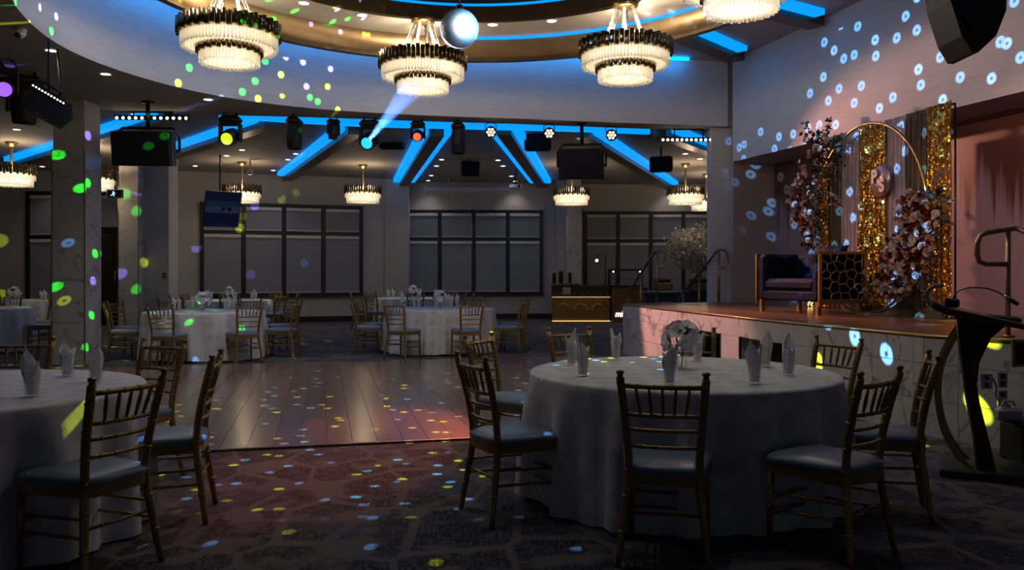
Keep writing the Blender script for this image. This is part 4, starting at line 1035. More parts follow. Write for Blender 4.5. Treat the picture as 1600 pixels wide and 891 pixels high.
e = empty('dome_camera', P(391, 272, 19.5)); tag(e, 'small dome camera on the ceiling above the small chandelier', 'camera')
MB().lathe([(0,.12),(.06,.12),(.07,.05),(.05,.0),(.02,-.02),(0,-.02)], 12).build('dome', mat('camera_white', (.55,.55,.55), .4), e); MB().sphere((0,-.04,.01), .03, 8, 6).build('lens', BLACKP, e); MB().tube([(0,0,.1),(0,0,ZC-e.location.z)], .02, 6).build('mount', MATS['camera_white'], e)
e = empty('projector_screen', P(731, 296, 23.3)); tag(e, 'long white rolled projector screen case above the middle window', 'projector screen')
MB().bbox((0,0,0), (2.35,.14,.15), .03).build('case', mat('screen_case', (.42,.42,.44), .5), e)
for sx in (-1,1): MB().bbox((sx*1.19,0,0), (.05,.16,.19), .02).build('end_cap', mat('end_cap', (.55,.55,.57), .5), e)
for sx in (-.55,.6): MB().box((sx,.0,.19), (.03,.03,ZC-e.location.z-.06)).build('hanger', MATS['screen_case'], e)
MB().box((0,.0,-.09), (2.2,.02,.04)).build('bottom_bar', MATS['screen_case'], e)
e = empty('projector', P(806, 292, 21.0)); tag(e, 'white ceiling projector hanging beside the screen\'s end', 'projector')
MB().bbox((0,0,0), (.34,.28,.10), .02).build('body', mat('projector_white', (.5,.5,.52), .4), e); MB().lathe([(0,.04),(.035,.04),(.035,-.02),(0,-.02)], 10).xf(Matrix.Translation((.08,-.15,0)) @ Matrix.Rotation(PI/2, 4, 'X')).build('lens', BLACKP, e); MB().tube([(0,0,.05),(0,0,ZC-e.location.z)], .02, 6).build('pole', BLACKM, e)
e = empty('fire_alarm_pull', P(256.5, 430.5, 18.33)); tag(e, 'small red fire alarm pull box on the plain pier', 'alarm box')
MB().bbox((0,0,0), (.09,.03,.12), .01).build('box', mat('alarm_red', (.28,.02,.02), .5), e); MB().box((0,-.02,.0), (.05,.012,.02)).build('handle', mat('alarm_white', (.5,.5,.5), .5), e)
# ------------------------------------------------------------------ sofa on the stage
NAVY = mat('navy_velvet', (.006, .010, .027), .6, var=.2, scale=7, bump=.1, bscale=50, spec=.06)
dW = Vector((-.28, .96, 0)); bD = Vector((.96, .28, 0))
A_ = Vector((3.66, 9.8, SH)); F_ = A_+dW*1.30
sofa = empty('sofa', F_, math.atan2(-.96, .28)); tag(sofa, 'navy velvet loveseat with gold lattice arm panels on the stage', 'sofa')
SL, SD, SHH = 1.30, .68, .76
MB().bbox((SL/2, SD/2, .22), (SL-.10, SD-.04, .12), .02).build('seat_base', NAVY, sofa)
MB().bbox((SL/2, SD*.45, .36), (SL-.24, SD*.82, .16), .05).build('seat_cushion', NAVY, sofa)
MB().bbox((SL/2, SD-.09, .52), (SL-.10, .16, .48), .05).build('backrest', NAVY, sofa)
for x in (.09, SL-.09): MB().bbox((x, SD/2, .46), (.15, SD-.03, .60), .04).build('arm', NAVY, sofa)
for x in (.06, SL-.06):
    for y in (.05, SD-.05): MB().box((x, y, .08), (.05,.05,.16)).build('leg', GOLDC, sofa)
def lattice(seed, W_, H_):
    rnd = random.Random(seed); pts = []
    nx, ny = 5, 5
    for i in range(nx):
        for j in range(ny): pts.append(((i+.5+rnd.uniform(-.36,.36))*W_/nx, (j+.5+rnd.uniform(-.36,.36))*H_/ny))
    segs = set()
    for p in pts:
        poly = [(0,0),(W_,0),(W_,H_),(0,H_)]
        for q in pts:
            if q == p: continue
            mx_, my_ = (p[0]+q[0])/2, (p[1]+q[1])/2; nx_, ny_ = p[0]-q[0], p[1]-q[1]
            side = lambda a: (a[0]-mx_)*nx_+(a[1]-my_)*ny_
            def cut(a, c):
                sa, sc = side(a), side(c); t = sa/(sa-sc); return (a[0]+(c[0]-a[0])*t, a[1]+(c[1]-a[1])*t)
            poly = clip(poly, lambda a: side(a) >= 0, cut)
        for k in range(len(poly)):
            a, c = poly[k], poly[(k+1) % len(poly)]
            a, c = (round(a[0],4), round(a[1],4)), (round(c[0],4), round(c[1],4))
            if a != c: segs.add((min(a,c), max(a,c)))
    return segs
for x in (SL+.012, -.012):
    fr = MB()
    for (c, s) in (((x,.02,.44),(.03,.04,.66)),((x,SD-.02,.44),(.03,.04,.66)),((x,SD/2,.755),(.03,SD,.03)),((x,SD/2,.16),(.03,SD,.05))): fr.box(c, s)
    pf = fr.build('arm_frame', BRASS, sofa)
    lb = MB()
    for a, c in lattice(5, SD-.06, .56): lb.tube([(x+.006*(1 if x > 0 else -1), .03+a[0], .185+a[1]), (x+.006*(1 if x > 0 else -1), .03+c[0], .185+c[1])], .008, 4)
    lb.build('lattice', BRASS, pf)
for (x, y, rz, tl, l) in ((SL-.32, SD-.24, .15, -.35, 'navy square cushion leaning in the near corner of the sofa'), (SL-.55, SD-.21, -.1, -.25, 'navy square cushion behind the other one on the sofa')):
    p = sofa.matrix_basis @ Vector((x, y, .44+.22))
    o = MB(); vs = []; fs = []; n_ = 8
    for s in (1, -1):
        base = len(vs)
        for i in range(n_+1):
            for j in range(n_+1):
                a, c = -1+2*i/n_, -1+2*j/n_; t = .06*((1-a**4)*(1-c**4))**.6
                vs.append((a*.21*(1-.06*(1-c*c)), -s*t, c*.21*(1-.06*(1-a*a))))
        for i in range(n_):
            for j in range(n_):
                q = (base+i*(n_+1)+j, base+(i+1)*(n_+1)+j, base+(i+1)*(n_+1)+j+1, base+i*(n_+1)+j+1); fs.append(q if s > 0 else q[::-1])
    o.add(vs, fs, True); ob = o.build('cushion', NAVY); ob.location = p; ob.rotation_euler = (tl, 0, sofa.rotation_euler.z+rz); tag(ob, l, 'cushion', 'navy sofa cushions')
# ------------------------------------------------------------------ backdrop curtains
R0 = Vector((4.83, 9.0, 0)); cd = (Vector((4.48, 11.03, 0))-R0).normalized(); cn = Vector((-cd.y, cd.x, 0))
if cn.x > 0: cn = -cn
def along(px):
    t = (px-800)/FPX; return (t*R0.y-R0.x)/(cd.x-t*cd.y)
SHEER = mat('pale_sheer_curtain', (.62, .50, .50), .75, var=.06, scale=4, sheen=.3); OLIVE = mat('olive_brown_curtain', (.15, .115, .06), .7, var=.12, scale=5, sheen=.3); RUST = mat('brown_gold_curtain', (.24, .13, .045), .6, var=.15, scale=5)
CTOP = 3.24
def curtain(px0, px1, m, label, pleats, off=.0, flare=.0):
    s0, s1 = along(px0), along(px1)
    if s0 > s1: s0, s1 = s1, s0
    e = MB(); n_ = max(16, int(pleats*8)); zs = [CTOP, CTOP-.1, 2.6, 2.0, 1.4, 1.0, SH+.015]
    vs = []; fs = []
    for j, z in enumerate(zs):
        k = .35+.65*min(1, j/2)
        for i in range(n_+1):
            t = i/n_; s = s0+(s1-s0)*t+flare*(t-.5)*j/6
            w = math.sin(2*PI*pleats*t+.4*math.sin(5*t+j*.3))*.028*k+.010*math.sin(17*t+j)
            p = R0+cd*s+cn*(off+w); vs.append((p.x, p.y, z))
    m_ = n_+1
    for j in range(len(zs)-1):
        for i in range(n_): fs.append((j*m_+i, j*m_+i+1, (j+1)*m_+i+1, (j+1)*m_+i))
    e.add(vs, fs, True); o = e.build('backdrop_curtain', m); tag(o, label, 'curtain', 'backdrop curtain panels')
    md = o.modifiers.new('thick', 'SOLIDIFY'); md.thickness = .004
    return o
curtain(1490, 1448, SEQ, 'gold sequin curtain panel at the right end of the backdrop', 5, .02)
curtain(1450, 1415, OLIVE, 'olive brown curtain panel between the sheer and the right sequin panel', 7)
curtain(1417, 1384, SHEER, 'pale sheer curtain panel right of the round letter sign', 8)
curtain(1389, 1344, SEQ, 'gold sequin curtain panel behind the round letter sign', 6, .03)
curtain(1345, 1315, SHEER, 'pale sheer curtain panel left of the middle sequin panel', 8)
curtain(1317, 1296, OLIVE, 'brown curtain panel beside the left flower cluster', 6)
curtain(1298, 1284, SEQ, 'narrow gold sequin panel behind the left flower cluster', 3, .02)
bf = empty('backdrop_frame', R0-cn*.06); tag(bf, 'slim dark frame holding the backdrop curtains', 'frame')
e0, e1 = cd*along(1485), cd*along(1288)
MB().tube([e0+Vector((0,0,CTOP-.02)), e1+Vector((0,0,CTOP-.02))], .012, 6).build('rod', BLACKM, bf)
for q in (e0, e1): MB().tube([q+Vector((0,0,SH)), q+Vector((0,0,CTOP-.03))], .011, 6).build('post', BLACKM, bf)
# ------------------------------------------------------------------ hoop, flowers and sign
HC = Vector((4.41, 10.25, SH+1.19)); HR = 1.18
hp = empty('flower_hoop', (HC.x, HC.y, SH)); tag(hp, 'thin gold hoop arch standing before the curtains', 'arch')
pts = [cd*(HR*math.cos(2*PI*i/64))+Vector((0,0,HR*math.sin(2*PI*i/64)+1.19)) for i in range(64)]
MB().tube(pts, .018, 6, closed=True).build('hoop', BRASS, hp)
MB().box((0,0,.012), (.3,1.0,.024), Matrix.Rotation(math.atan2(cd.y, cd.x)-PI/2, 3, 'Z')).build('foot_plate', BRASS, hp)
def on_plane(px, py, p0, nrm):
    d = Vector(((px-800)/FPX, 1, (HZ-py)/FPX)); o = Vector((0,0,EYE)); t = (p0-o).dot(nrm)/d.dot(nrm); return o+d*t
def rose_mesh(name, m):
    b = MB()
    for (r, z, np_, tilt, h) in ((.030,.004,5,.75,.034),(.021,.010,5,.45,.034),(.012,.014,4,.2,.032)):
        for k in range(np_):
            a = 2*PI*k/np_+r*40; wd = 2*PI/np_*.75
            vs = []
            for i in range(4):
                aa = a-wd+2*wd*i/3
                for j in range(3):
                    t = j/2; rr = r*(.35+.65*t)+math.sin(tilt)*h*t*.5; zz = z-.012+h*math.cos(tilt*.8)*t-(.004 if i in (0,3) else 0)*t
                    vs.append((rr*math.cos(aa), rr*math.sin(aa), zz))
            b.add(vs, [(i*3+j, (i+1)*3+j, (i+1)*3+j+1, i*3+j+1) for i in range(3) for j in range(2)], True)
    b.sphere((0,0,.012), .014, 6, 4); return b.mesh(name, m)
RW = rose_mesh('rose', mat('cream_rose', (.66, .53, .46), .7, var=.1, scale=40)); RR = rose_mesh('rose', mat('dark_red_rose', (.17, .012, .014), .6, var=.3, scale=40)); RP = rose_mesh('rose', mat('peach_rose', (.60, .33, .20), .7, var=.12, scale=40)); RI = rose_mesh('rose', mat('ivory_rose', (.72, .66, .62), .7, var=.06, scale=40))
EUC = mat('eucalyptus_leaf', (.045, .062, .045), .55, var=.35, scale=30); PLM = mat('blush_pampas', (.36, .25, .20), .9, var=.2, scale=60)
def cluster(name, line, label, seed, sprays, nrose):
    rnd = random.Random(seed); e = empty('flower_arrangement', (HC.x, HC.y, SH)); tag(e, label, 'flowers', 'flower clusters on the hoop')
    o0 = e.location
    lf = MB(); proto = [(-.5,.0),(0,.0),(.5,0)]
    def rpos():
        i = rnd.randrange(len(line)-1); t = rnd.random(); a, c = line[i], line[i+1]
        w = a[2]+(c[2]-a[2])*t; px = a[0]+(c[0]-a[0])*t+rnd.uniform(-1,1)*w; py = a[1]+(c[1]-a[1])*t+rnd.uniform(-4,4)
        return on_plane(px, py, HC, cn)
    done = []; tries = 0
    while len(done) < nrose and tries < 4000:
        tries += 1; p = rpos()+cn*rnd.uniform(.07,.16)
        if p.z < SH+.06 or any((p-q).length < .050 for q in done): continue
        done.append(p); me = rnd.choice([RW, RW, RI, RP, RR, RR]); s = rnd.uniform(.8,1.15)
        o = inst('rose', me, e, p-o0, (0,0,0), (s,s,s)); dn = (cn+Vector((rnd.uniform(-.6,.6), rnd.uniform(-.9,.3), rnd.uniform(-.3,.7)))).normalized(); o.rotation_euler = dn.to_track_quat('Z','Y').to_euler()
    def leaf(p, d, L_, w):
        s = d.cross(Vector((rnd.uniform(-1,1), rnd.uniform(-1,1), rnd.uniform(-1,1)))).normalized()
        lf.add([p-o0, p-o0+d*L_*.4+s*w, p-o0+d*L_, p-o0+d*L_*.4-s*w], [(0,1,2),(0,2,3)])
    for k in range(520):
        p = rpos()+cn*rnd.uniform(-.10,.12)
        if p.z < SH+.03: continue
        leaf(p, Vector((rnd.uniform(-1,1), rnd.uniform(-1,1), rnd.uniform(-.6,1))).normalized(), rnd.uniform(.05,.11), rnd.uniform(.014,.030))
    for (px, py, tx, ty) in sprays:
        a = on_plane(px, py, HC, cn); c = on_plane(tx, ty, HC, cn)+cn*.05; br = MB().tube([a-o0, (a+c)/2-o0+Vector((0,0,.02)), c-o0], [.006,.005,.003], 5); br.build('twig', EUC, e)
        for k in range(22):
            t = .2+.8*k/21; leaf(a+(c-a)*t, Vector((rnd.uniform(-1,1), rnd.uniform(-1,1), rnd.uniform(-.3,1))).normalized(), rnd.uniform(.05,.085), rnd.uniform(.018,.03))
    lo = lf.build('foliage', EUC, e); lo['kind'] = 'stuff'
    return e, rnd, o0
LL = [(1284,205,16),(1290,232,26),(1292,262,24),(1275,292,26),(1264,318,20),(1262,340,16),(1268,358,15),(1276,388,9)]
RL = [(1446,300,14),(1440,316,26),(1446,340,32),(1444,362,34),(1436,386,34),(1430,408,36),(1424,430,36),(1418,448,30),(1412,462,22)]
def plume(e, rnd, o0, p, d, L_):
    b = MB(); axis = [p-o0+d*L_*k/8+Vector((0,0,-.06*(k/8)**2)) for k in range(9)]
    b.tube(axis, .004, 4)
    for k in range(2, 9):
        for j in range(7):
            a = rnd.uniform(0,2*PI); s = Vector((math.cos(a), math.sin(a), rnd.uniform(-.2,.5)))*rnd.uniform(.03,.06)*math.sin(PI*(k+1)/11)
            q = axis[k]; b.add([q, q+s+d*.05, q+s*.9+d*.06+Vector((.006,0,.006)), q+d*.02], [(0,1,2),(0,2,3)])
    b.build('pampas_plume', PLM, e)
e, rn, o0 = cluster('l', LL, 'flower cluster high on the hoop\'s left with tall eucalyptus sprigs', 3, [(1290,225,1302,184),(1275,225,1262,192),(1300,225,1322,215),(1272,300,1250,250),(1265,330,1244,318)], 85)
for (px, py, dx, dz) in ((1262,285,-.9,.1),(1300,300,.7,-.3),(1300,320,.6,.0)): plume(e, rn, o0, on_plane(px,py,HC,cn)+cn*.05, (-cd*dx+Vector((0,0,dz))).normalized(), .30)
e, rn, o0 = cluster('r', RL, 'big flower cluster low on the hoop\'s right, reaching the stage', 9, [(1430,325,1408,330),(1425,350,1400,370),(1460,310,1475,296),(1430,420,1396,372),(1460,340,1490,350)], 170)
for (px, py, dx, dz) in ((1430,325,-.9,.05),(1465,320,.9,.15),(1460,300,.5,.6),(1440,430,.6,-.9),(1450,440,.7,-.8)): plume(e, rn, o0, on_plane(px,py,HC,cn)+cn*.05, (-cd*dx+Vector((0,0,dz))).normalized(), .34)
sg = empty('round_sign', on_plane(1376, 283, R0+cn*.10, cn)); tag(sg, 'round rose-toned sign with raised pale letters P & S', 'sign')
sg.rotation_euler = (PI/2, 0, math.atan2(-cd.y, -cd.x))
MB().lathe([(0,.012),(.190,.012),(.196,.006),(.196,-.01),(0,-.01)], 40).build('disc', mat('rose_mirror_board', (.46,.30,.27), .22, .5, var=.06), sg)
def text_mesh(name, cu):
    t = bpy.data.objects.new(name, cu); COL.objects.link(t); bpy.context.view_layer.update()
    me = bpy.data.meshes.new_from_object(t.evaluated_get(bpy.context.evaluated_depsgraph_get())); m0 = cu.materials[0]
    bpy.data.objects.remove(t); o = bpy.data.objects.new(name, me); COL.objects.link(o)
    if not me.materials: me.materials.append(m0)
    return o
LET = mat('pale_letter', (.66,.60,.58), .5, var=.03)
for (t, x, y, s) in (('P', -.140, -.01, .22), ('&', -.035, -.055, .12), ('S', .02, -.13, .21)):
    cu = bpy.data.curves.new('letter', 'FONT'); cu.body = t; cu.size = s; cu.extrude = .012; cu.offset = .010 if t != '&' else .005; cu.materials.append(LET)
    o = text_mesh('letter', cu); o.parent = sg; o.location = (x, y, .026)
# heaps of fabric under the flowers
def heap(px, py, d, w, h, m, label, seed):
    rnd = random.Random(seed); p = PZ(px, py, SH); p = Vector((p.x, p.y, SH)); b = MB(); vs = []; fs = []; na, nr = 40, 7
    ph = [rnd.uniform(0,6) for _ in range(4)]
    for j in range(nr):
        t = j/(nr-1)
        for i in range(na):
            a = 2*PI*i/na; k = 1+.22*math.sin(3*a+ph[0])+.12*math.sin(7*a+ph[1])*t+.06*math.sin(13*a+ph[2])*t
            z = h*(1-t**1.2)*(1+.25*math.sin(4*a+ph[3])*t)+.02*math.sin(11*a+ph[1])*t*(1-t)*4
            vs.append((w*t*k*math.cos(a), w*t*k*math.sin(a)*.8, max(.003, z)))
    for j in range(nr-1):
        for i in range(na): fs.append((j*na+i, j*na+(i+1) % na, (j+1)*na+(i+1) % na, (j+1)*na+i))
    b.add(vs, fs, True); o = b.build('draped_fabric', m); o.location = p; tag(o, label, 'fabric', 'fabric heaps under the backdrop')
heap(1398, 488, 0, .22, .20, SHEER, 'heap of pale sheer fabric on the stage beside the sofa', 1)
heap(1428, 494, 0, .28, .26, OLIVE, 'heap of olive fabric under the right flower cluster', 2)
heap(1462, 497, 0, .20, .20, OLIVE, 'small heap of dark fabric at the end of the backdrop', 4)
# little glittering light string bundles on the stage
for (px, py, l) in ((1266,480,'little glowing gold jar under the sofa end'),(1375,478,'little glowing gold jar at the middle curtain\'s foot')):
    p = PZ(px, py, SH); e = empty('light_jar', p); tag(e, l, 'lamp', 'glowing gold jars')
    MB().lathe([(0,0),(.05,0),(.06,.04),(.055,.10),(.04,.12)], 12).build('jar', GLASS, e)
    for k in range(10): MB().sphere((.03*math.cos(k*2.4), .03*math.sin(k*2.4), .02+.009*k), .008, 6, 4).build('fairy_light', emit('fairy_warm', (1,.45,.08), 14), e)
# ------------------------------------------------------------------ hand rails
def rail(name, path, posts, label, r=.024):
    e = empty('hand_rail', posts[0][0]); tag(e, label, 'hand rail', 'stage hand rails'); o = Vector(posts[0][0])
    MB().tube([Vector(p)-o for p in path], r, 10).build('rail_tube', BRASSD, e)
    for a, c in posts:
        MB().tube([Vector(a)-o, Vector(c)-o], r*.95, 8).build('post', BRASSD, e); MB().lathe([(0,.015),(.045,.015),(.05,0),(0,0)], 12, Vector(a)-o).build('flange', BRASSD, e)
BRASSD = mat('aged_brass_tube', (.36, .24, .13), .33, .8, var=.12, scale=8)
def rnd_path(pts): return crom(pts, 4)
def far_rail(x0, y0, x1, y1, label):
    zt, dv = 1.75, Vector((x1-x0, y1-y0, 0)); 
    path = rnd_path([(x0+.0,y0,1.45),(x0+.06,y0-.01,1.45),(x0+.10,y0-.01,1.47),(x0+.14,y0-.02,1.54),(x0+.14,y0-.02,1.66),(x0+.10,y0-.01,1.73),(x0+.04,y0,1.75),(x0-.02,y0+.03,1.735)])+[Vector((x1, y1, .84))]
    posts = [((x0,y0,SH),(x0,y0,1.75))]
    for t, zb in ((.45,.45),(.85,.12)):
        posts.append(((x0+dv.x*t, y0+dv.y*t, zb), (x0+dv.x*t, y0+dv.y*t, 1.73-.88*t)))
    rail('hand_rail', path, posts, label)
far_rail(2.50, 14.12, 2.20, 16.1, 'bronze stair hand rail at the far end of the stage, before the bar')
far_rail(3.53, 13.98, 3.20, 15.8, 'bronze stair hand rail at the far end of the stage, against the pillar')
# stair block behind the stage
stp = S(empty('stair', (0,0,0)))
for k in range(4): MB().box((2.82-.06*k, 14.62+.33*k, (SH-.17*(k+1))/2), (1.25, .33, SH-.17*(k+1)), Matrix.Rotation(.15, 3, 'Z')).build('step', WOODS, stp)
pd = 6.46
path = [P(1575,413,pd), P(1540,413,pd), P(1530,409,pd), P(1527,399,pd), P(1527,381,pd), P(1531,369,pd), P(1541,364,pd), P(1565,360,pd), P(1587,357,pd), P(1596,360,6.42), P(1660,388,6.1), P(1800,455,5.6)]
rail('hand_rail', path, [(P(1575,526.5,pd), P(1575,361,pd))], 'bronze stair hand rail at the near end of the stage behind the lectern', .021)
# ------------------------------------------------------------------ lectern
le = empty('lectern', (3.17, 5.50, 0), -.47); tag(le, 'black lectern with curved gold side bow and slanted top', 'lectern')
sx = lambda px: (px-1537)/231.0
sz = lambda py: EYE-(py-HZ)/231.0
def ext(b, pts, y0, y1):                 # polygon in xz extruded along y
    n_ = len(pts); vs = [(p[0], y0, p[1]) for p in pts]+[(p[0], y1, p[1]) for p in pts]
    return b.add(vs, [tuple(range(n_)), tuple(range(n_, 2*n_))[::-1]]+[(i, n_+i, n_+(i+1) % n_, (i+1) % n_) for i in range(n_)])
MB().bbox((.10, 0, .03), (.74, .52, .06), .012).build('base', BLACKP, le)
left = [(-.165,1.08),(-.15,.85),(-.115,.55),(-.07,.28),(-.045,.06)]
right = [(.06,.06),(.02,.25),(-.035,.5),(-.05,.62),(-.035,.76),(.03,.92),(.12,1.01),(.20,1.02),(.20,1.05)]
ext(MB(), left+right, -.17, .17).build('column', BLACKP, le)
MB().tube([(a[0], -.175, a[1]) for a in left], .008, 5).build('edge_strip', BRASSD, le)
bw = crom([(-.115,0,1.02),(-.20,0,.88),(-.265,0,.70),(-.275,0,.50),(-.235,0,.28),(-.15,0,.12),(-.08,0,.055)], 4)
for y in (-.15, .15): 
    o = MB(); n_ = len(bw)
    vs = []
    for q in bw:
        for (dx, dy) in ((-.022,-.012),(.022,-.012),(.022,.012),(-.022,.012)): vs.append((q.x+dx, y+dy, q.z))
    fs = [(i*4+k, i*4+(k+1) % 4, (i+1)*4+(k+1) % 4, (i+1)*4+k) for i in range(n_-1) for k in range(4)]+[(0,3,2,1),((n_-1)*4,(n_-1)*4+1,(n_-1)*4+2,(n_-1)*4+3)]
    o.add(vs, fs); o.build('side_bow', BRASSD, le)
dk = [(-.30,1.155),(-.22,1.115),(.36,.985),(.36,.955),(-.24,1.075),(-.31,1.11)]
ext(MB(), dk, -.28, .28).build('desk_top', mat('dark_walnut', (.035,.022,.014), .35, var=.3, stretch=(1,8,1)), le)
ext(MB(), [(-.22,1.118),(.36,.988),(.36,.982),(-.22,1.112)], -.285, .285).build('edge_strip', BRASSD, le)
cv = crom([(-.29,0,1.12),(-.335,0,1.16),(-.335,0,1.22),(-.295,0,1.255),(-.24,0,1.262)], 4); o = MB(); n_ = len(cv); vs = []
for i, q in enumerate(cv):
    t_ = (cv[min(i+1,n_-1)]-cv[max(i-1,0)]).normalized(); nn = Vector((-t_.z, 0, t_.x))*.018*(1-.6*i/n_)
    vs += [(q.x+nn.x,-.28,q.z+nn.z),(q.x+nn.x,.28,q.z+nn.z),(q.x-nn.x,.28,q.z-nn.z),(q.x-nn.x,-.28,q.z-nn.z)]
o.add(vs, [(i*4+k, i*4+(k+1) % 4, (i+1)*4+(k+1) % 4, (i+1)*4+k) for i in range(n_-1) for k in range(4)]+[(0,3,2,1),((n_-1)*4,(n_-1)*4+1,(n_-1)*4+2,(n_-1)*4+3)]); o.build('scroll', BRASSD, le)
mi = empty('gooseneck_microphone', (3.17-.19*.89, 5.50+.19*.45, 1.117), -.47); tag(mi, 'thin gooseneck microphone on the black lectern', 'microphone')
MB().bbox((0,0,.025), (.09,.07,.06), .012).build('base', mat('mic_base', (.03,.035,.05), .5), mi)
MB().tube(crom([(-.0,0,.04),(.03,0,.10),(.10,0,.128),(.20,0,.125),(.27,0,.10),(.315,0,.07)], 4), .006, 6).build('neck', mat('chrome_neck', (.3,.3,.32), .25, .9), mi)
MB().tube([(.305,0,.078),(.335,0,.055)], .013, 8).build('collar', mat('chrome', (.6,.6,.62), .2, .9), mi)
MB().tube([(.335,0,.055),(.385,0,.02)], [.014,.013], 8).build('capsule', BLACKP, mi)
# things behind the lectern
ca = empty('equipment_case', (3.80, 5.78, 0)); tag(ca, 'black equipment case on the carpet behind the lectern', 'case')
MB().bbox((0,0,.15), (.56,.30,.28), .02).build('body', BLACKP, ca); MB().bbox((0,0,.295), (.57,.31,.02), .008).build('lid', BLACKM, ca)
MB().tube([(-.08,-.16,.2),(-.06,-.18,.2),(.06,-.18,.2),(.08,-.16,.2)], .008, 6).build('handle', BLACKM, ca)
pa = empty('power_adapter', (3.49, 5.76, .305)); tag(pa, 'white plastic power adapter on the black case', 'adapter')
MB().bbox((0,0,.05), (.17,.10,.10), .025).build('body', mat('white_plastic', (.55,.55,.58), .4), pa); MB().tube([(-.05,0,.09),(-.03,0,.14),(.03,0,.14),(.05,0,.09)], .010, 6).build('handle', MATS['white_plastic'], pa)
def outlet(px, py, d, label, w=.075):
    e = empty('wall_outlet', P(px, py, d)); tag(e, label, 'outlet', 'stage wall outlets')
    MB().bbox((0,0,0), (w,.012,.115), .004).build('plate', MATS['white_plastic'], e)
    for z in (.026,-.026): MB().box((0,-.007,z), (.03,.006,.032)).build('socket', BLACKP, e)
outlet(1541, 596, 6.02, 'white outlet plate with a plugged cable on the marble behind the lectern', .09)
outlet(1566, 594, 6.03, 'white outlet plate, upper of the pair right of the plugged one')
outlet(1566, 622, 6.03, 'white outlet plate, lower of the pair right of the plugged one')
cb = MB().tube(crom([P(1543,591,5.98), P(1551,592,5.94), P(1557,606,5.90), P(1557,622,5.86), Vector((3.49,5.74,.41))], 5), .007, 6).build('power_cable', BLACKP); tag(cb, 'black power cable from the outlet down to the white adapter', 'cable')
vt = empty('floor_vent', P(1600, 552, 5.96)); tag(vt, 'gold framed dark vent in the stage side at the right edge', 'vent')
for (c, s) in (((0,0,.09),(.17,.02,.02)),((0,0,-.09),(.17,.02,.02)),((-.08,0,0),(.02,.02,.2)),((.08,0,0),(.02,.02,.2))): MB().box(c, s).build('frame', BRASSD, vt)
MB().box((0,.006,0), (.15,.008,.17)).build('grille', BLACKP, vt)
# ------------------------------------------------------------------ bar at the back
bx0, bx1, bd = 1.12, 2.74, 22.9
ba = empty('bar_counter', ((bx0+bx1)/2, bd, 0)); tag(ba, 'gold mosaic bar counter with three arches by the stage stairs', 'bar counter')
GM_ = mat('gold_mosaic', (.36,.20,.045), .22, .9, var=.5, scale=38, bump=.8, bscale=45); TUF = mat('dark_tufted', (.03,.02,.012), .35, .2, var=.5, scale=20, bump=.8, bscale=24)
w_ = bx1-bx0
MB().bbox((0,.25,.34), (w_,.5,.68), .01).build('lower_front', GM_, ba); MB().bbox((0,.25,.84), (w_,.5,.32), .02).build('upper_front', TUF, ba)
MB().bbox((-w_*.26,.22,1.03), (w_*.48,.56,.07), .02).build('top', mat('bar_wood', (.10,.045,.015), .3), ba); MB().bbox((w_*.24,.22,1.0), (w_*.5,.5,.06), .02).build('top', MATS['bar_wood'], ba)
for k in range(3):
    cx = (k-1)*w_*.30
    MB().tube([(cx+.17*math.cos(PI*i/10), -.015, .33+.17*math.sin(PI*i/10)) for i in range(11)], .018, 6).build('arch', BRASS, ba)
MB().box((0,-.012,.69), (w_,.02,.025)).build('light_strip', emit('bar_strip', (1,.62,.22), .5), ba)
MB().box((0,-.03,.02), (w_,.02,.02)).build('light_strip', emit('bar_strip2', (1,.62,.22), 1.3), ba)
MB().box((-w_*.25,-.01,.86), (.22,.02,.20)).build('badge', mat('badge_check', (.45,.42,.38), .4, .5, var=.8, scale=90), ba)
for k in range(9): MB().sphere((-w_*.45+w_*.9*k/8, -.01, .80), .02, 6, 4).build('stud', BRASS, ba)
b2 = empty('bar_counter', (3.2, 22.6, 0)); tag(b2, 'lower gold bar section with a white neon word, half behind the stage', 'bar counter')
MB().bbox((0,.25,.45), (.86,.5,.90), .01).build('front', mat('brown_gold_panel', (.25,.13,.03), .3, .7, var=.5, scale=20, bump=.5, bscale=25), b2); MB().bbox((0,.25,.92), (.9,.55,.05), .01).build('top', MATS['bar_wood'], b2)
cu = bpy.data.curves.new('neon_word', 'FONT'); cu.body = 'mk'; cu.size = .22; cu.extrude = .006; cu.offset = .006; cu.shear = .2; cu.materials.append(emit('neon_white', (.75,.9,1), 2.5))
o = text_mesh('neon_word', cu); o.parent = b2; o.location = (-.36,-.02,.16); o.rotation_euler = (PI/2,0,0)
for (px, l, w, h, m_) in ((866,'short dark box speaker on the bar\'s end',.10,.30,BLACKP),(876.5,'tall dark red box speaker on the bar',.13,.35,mat('dark_red_wood',(.07,.02,.015),.4)),(890.5,'grey slim box speaker on the bar',.09,.32,mat('grey_box',(.12,.12,.13),.5))):
    e = empty('tabletop_speaker', P(px, 0, 23.05)); e.location.z = 1.066; tag(e, l, 'speaker', 'box speakers on the bar'); MB().bbox((0,0,h/2), (w,.14,h), .012).build('cabinet', m_, e); MB().bbox((0,-.07,h/2), (w*.8,.012,h*.85), .004).build('grille', BLACKM, e)
la = empty('arc_lamp', P(946, 0, 23.8)); la.location.z = 0; tag(la, 'slim black arc lamp with a glowing glass globe behind the bar', 'lamp')
zt = EYE+(428-398)/FPX*23.8; xl = (932.5-946)/FPX*23.8
MB().tube([(0,0,0),(0,0,zt),(xl,0,zt),(xl,0,zt-.06)], .014, 6).build('arm', BLACKM, la); MB().lathe([(0,.02),(.14,.02),(.14,0),(0,0)], 16).build('foot', BLACKM, la)
MB().sphere((xl,0,zt-.18), .12, 14, 10).build('globe', GLASS, la); MB().sphere((xl,0,zt-.17), .045, 8, 6).build('bulb', emit('lamp_bulb', (1,.85,.55), 3), la)
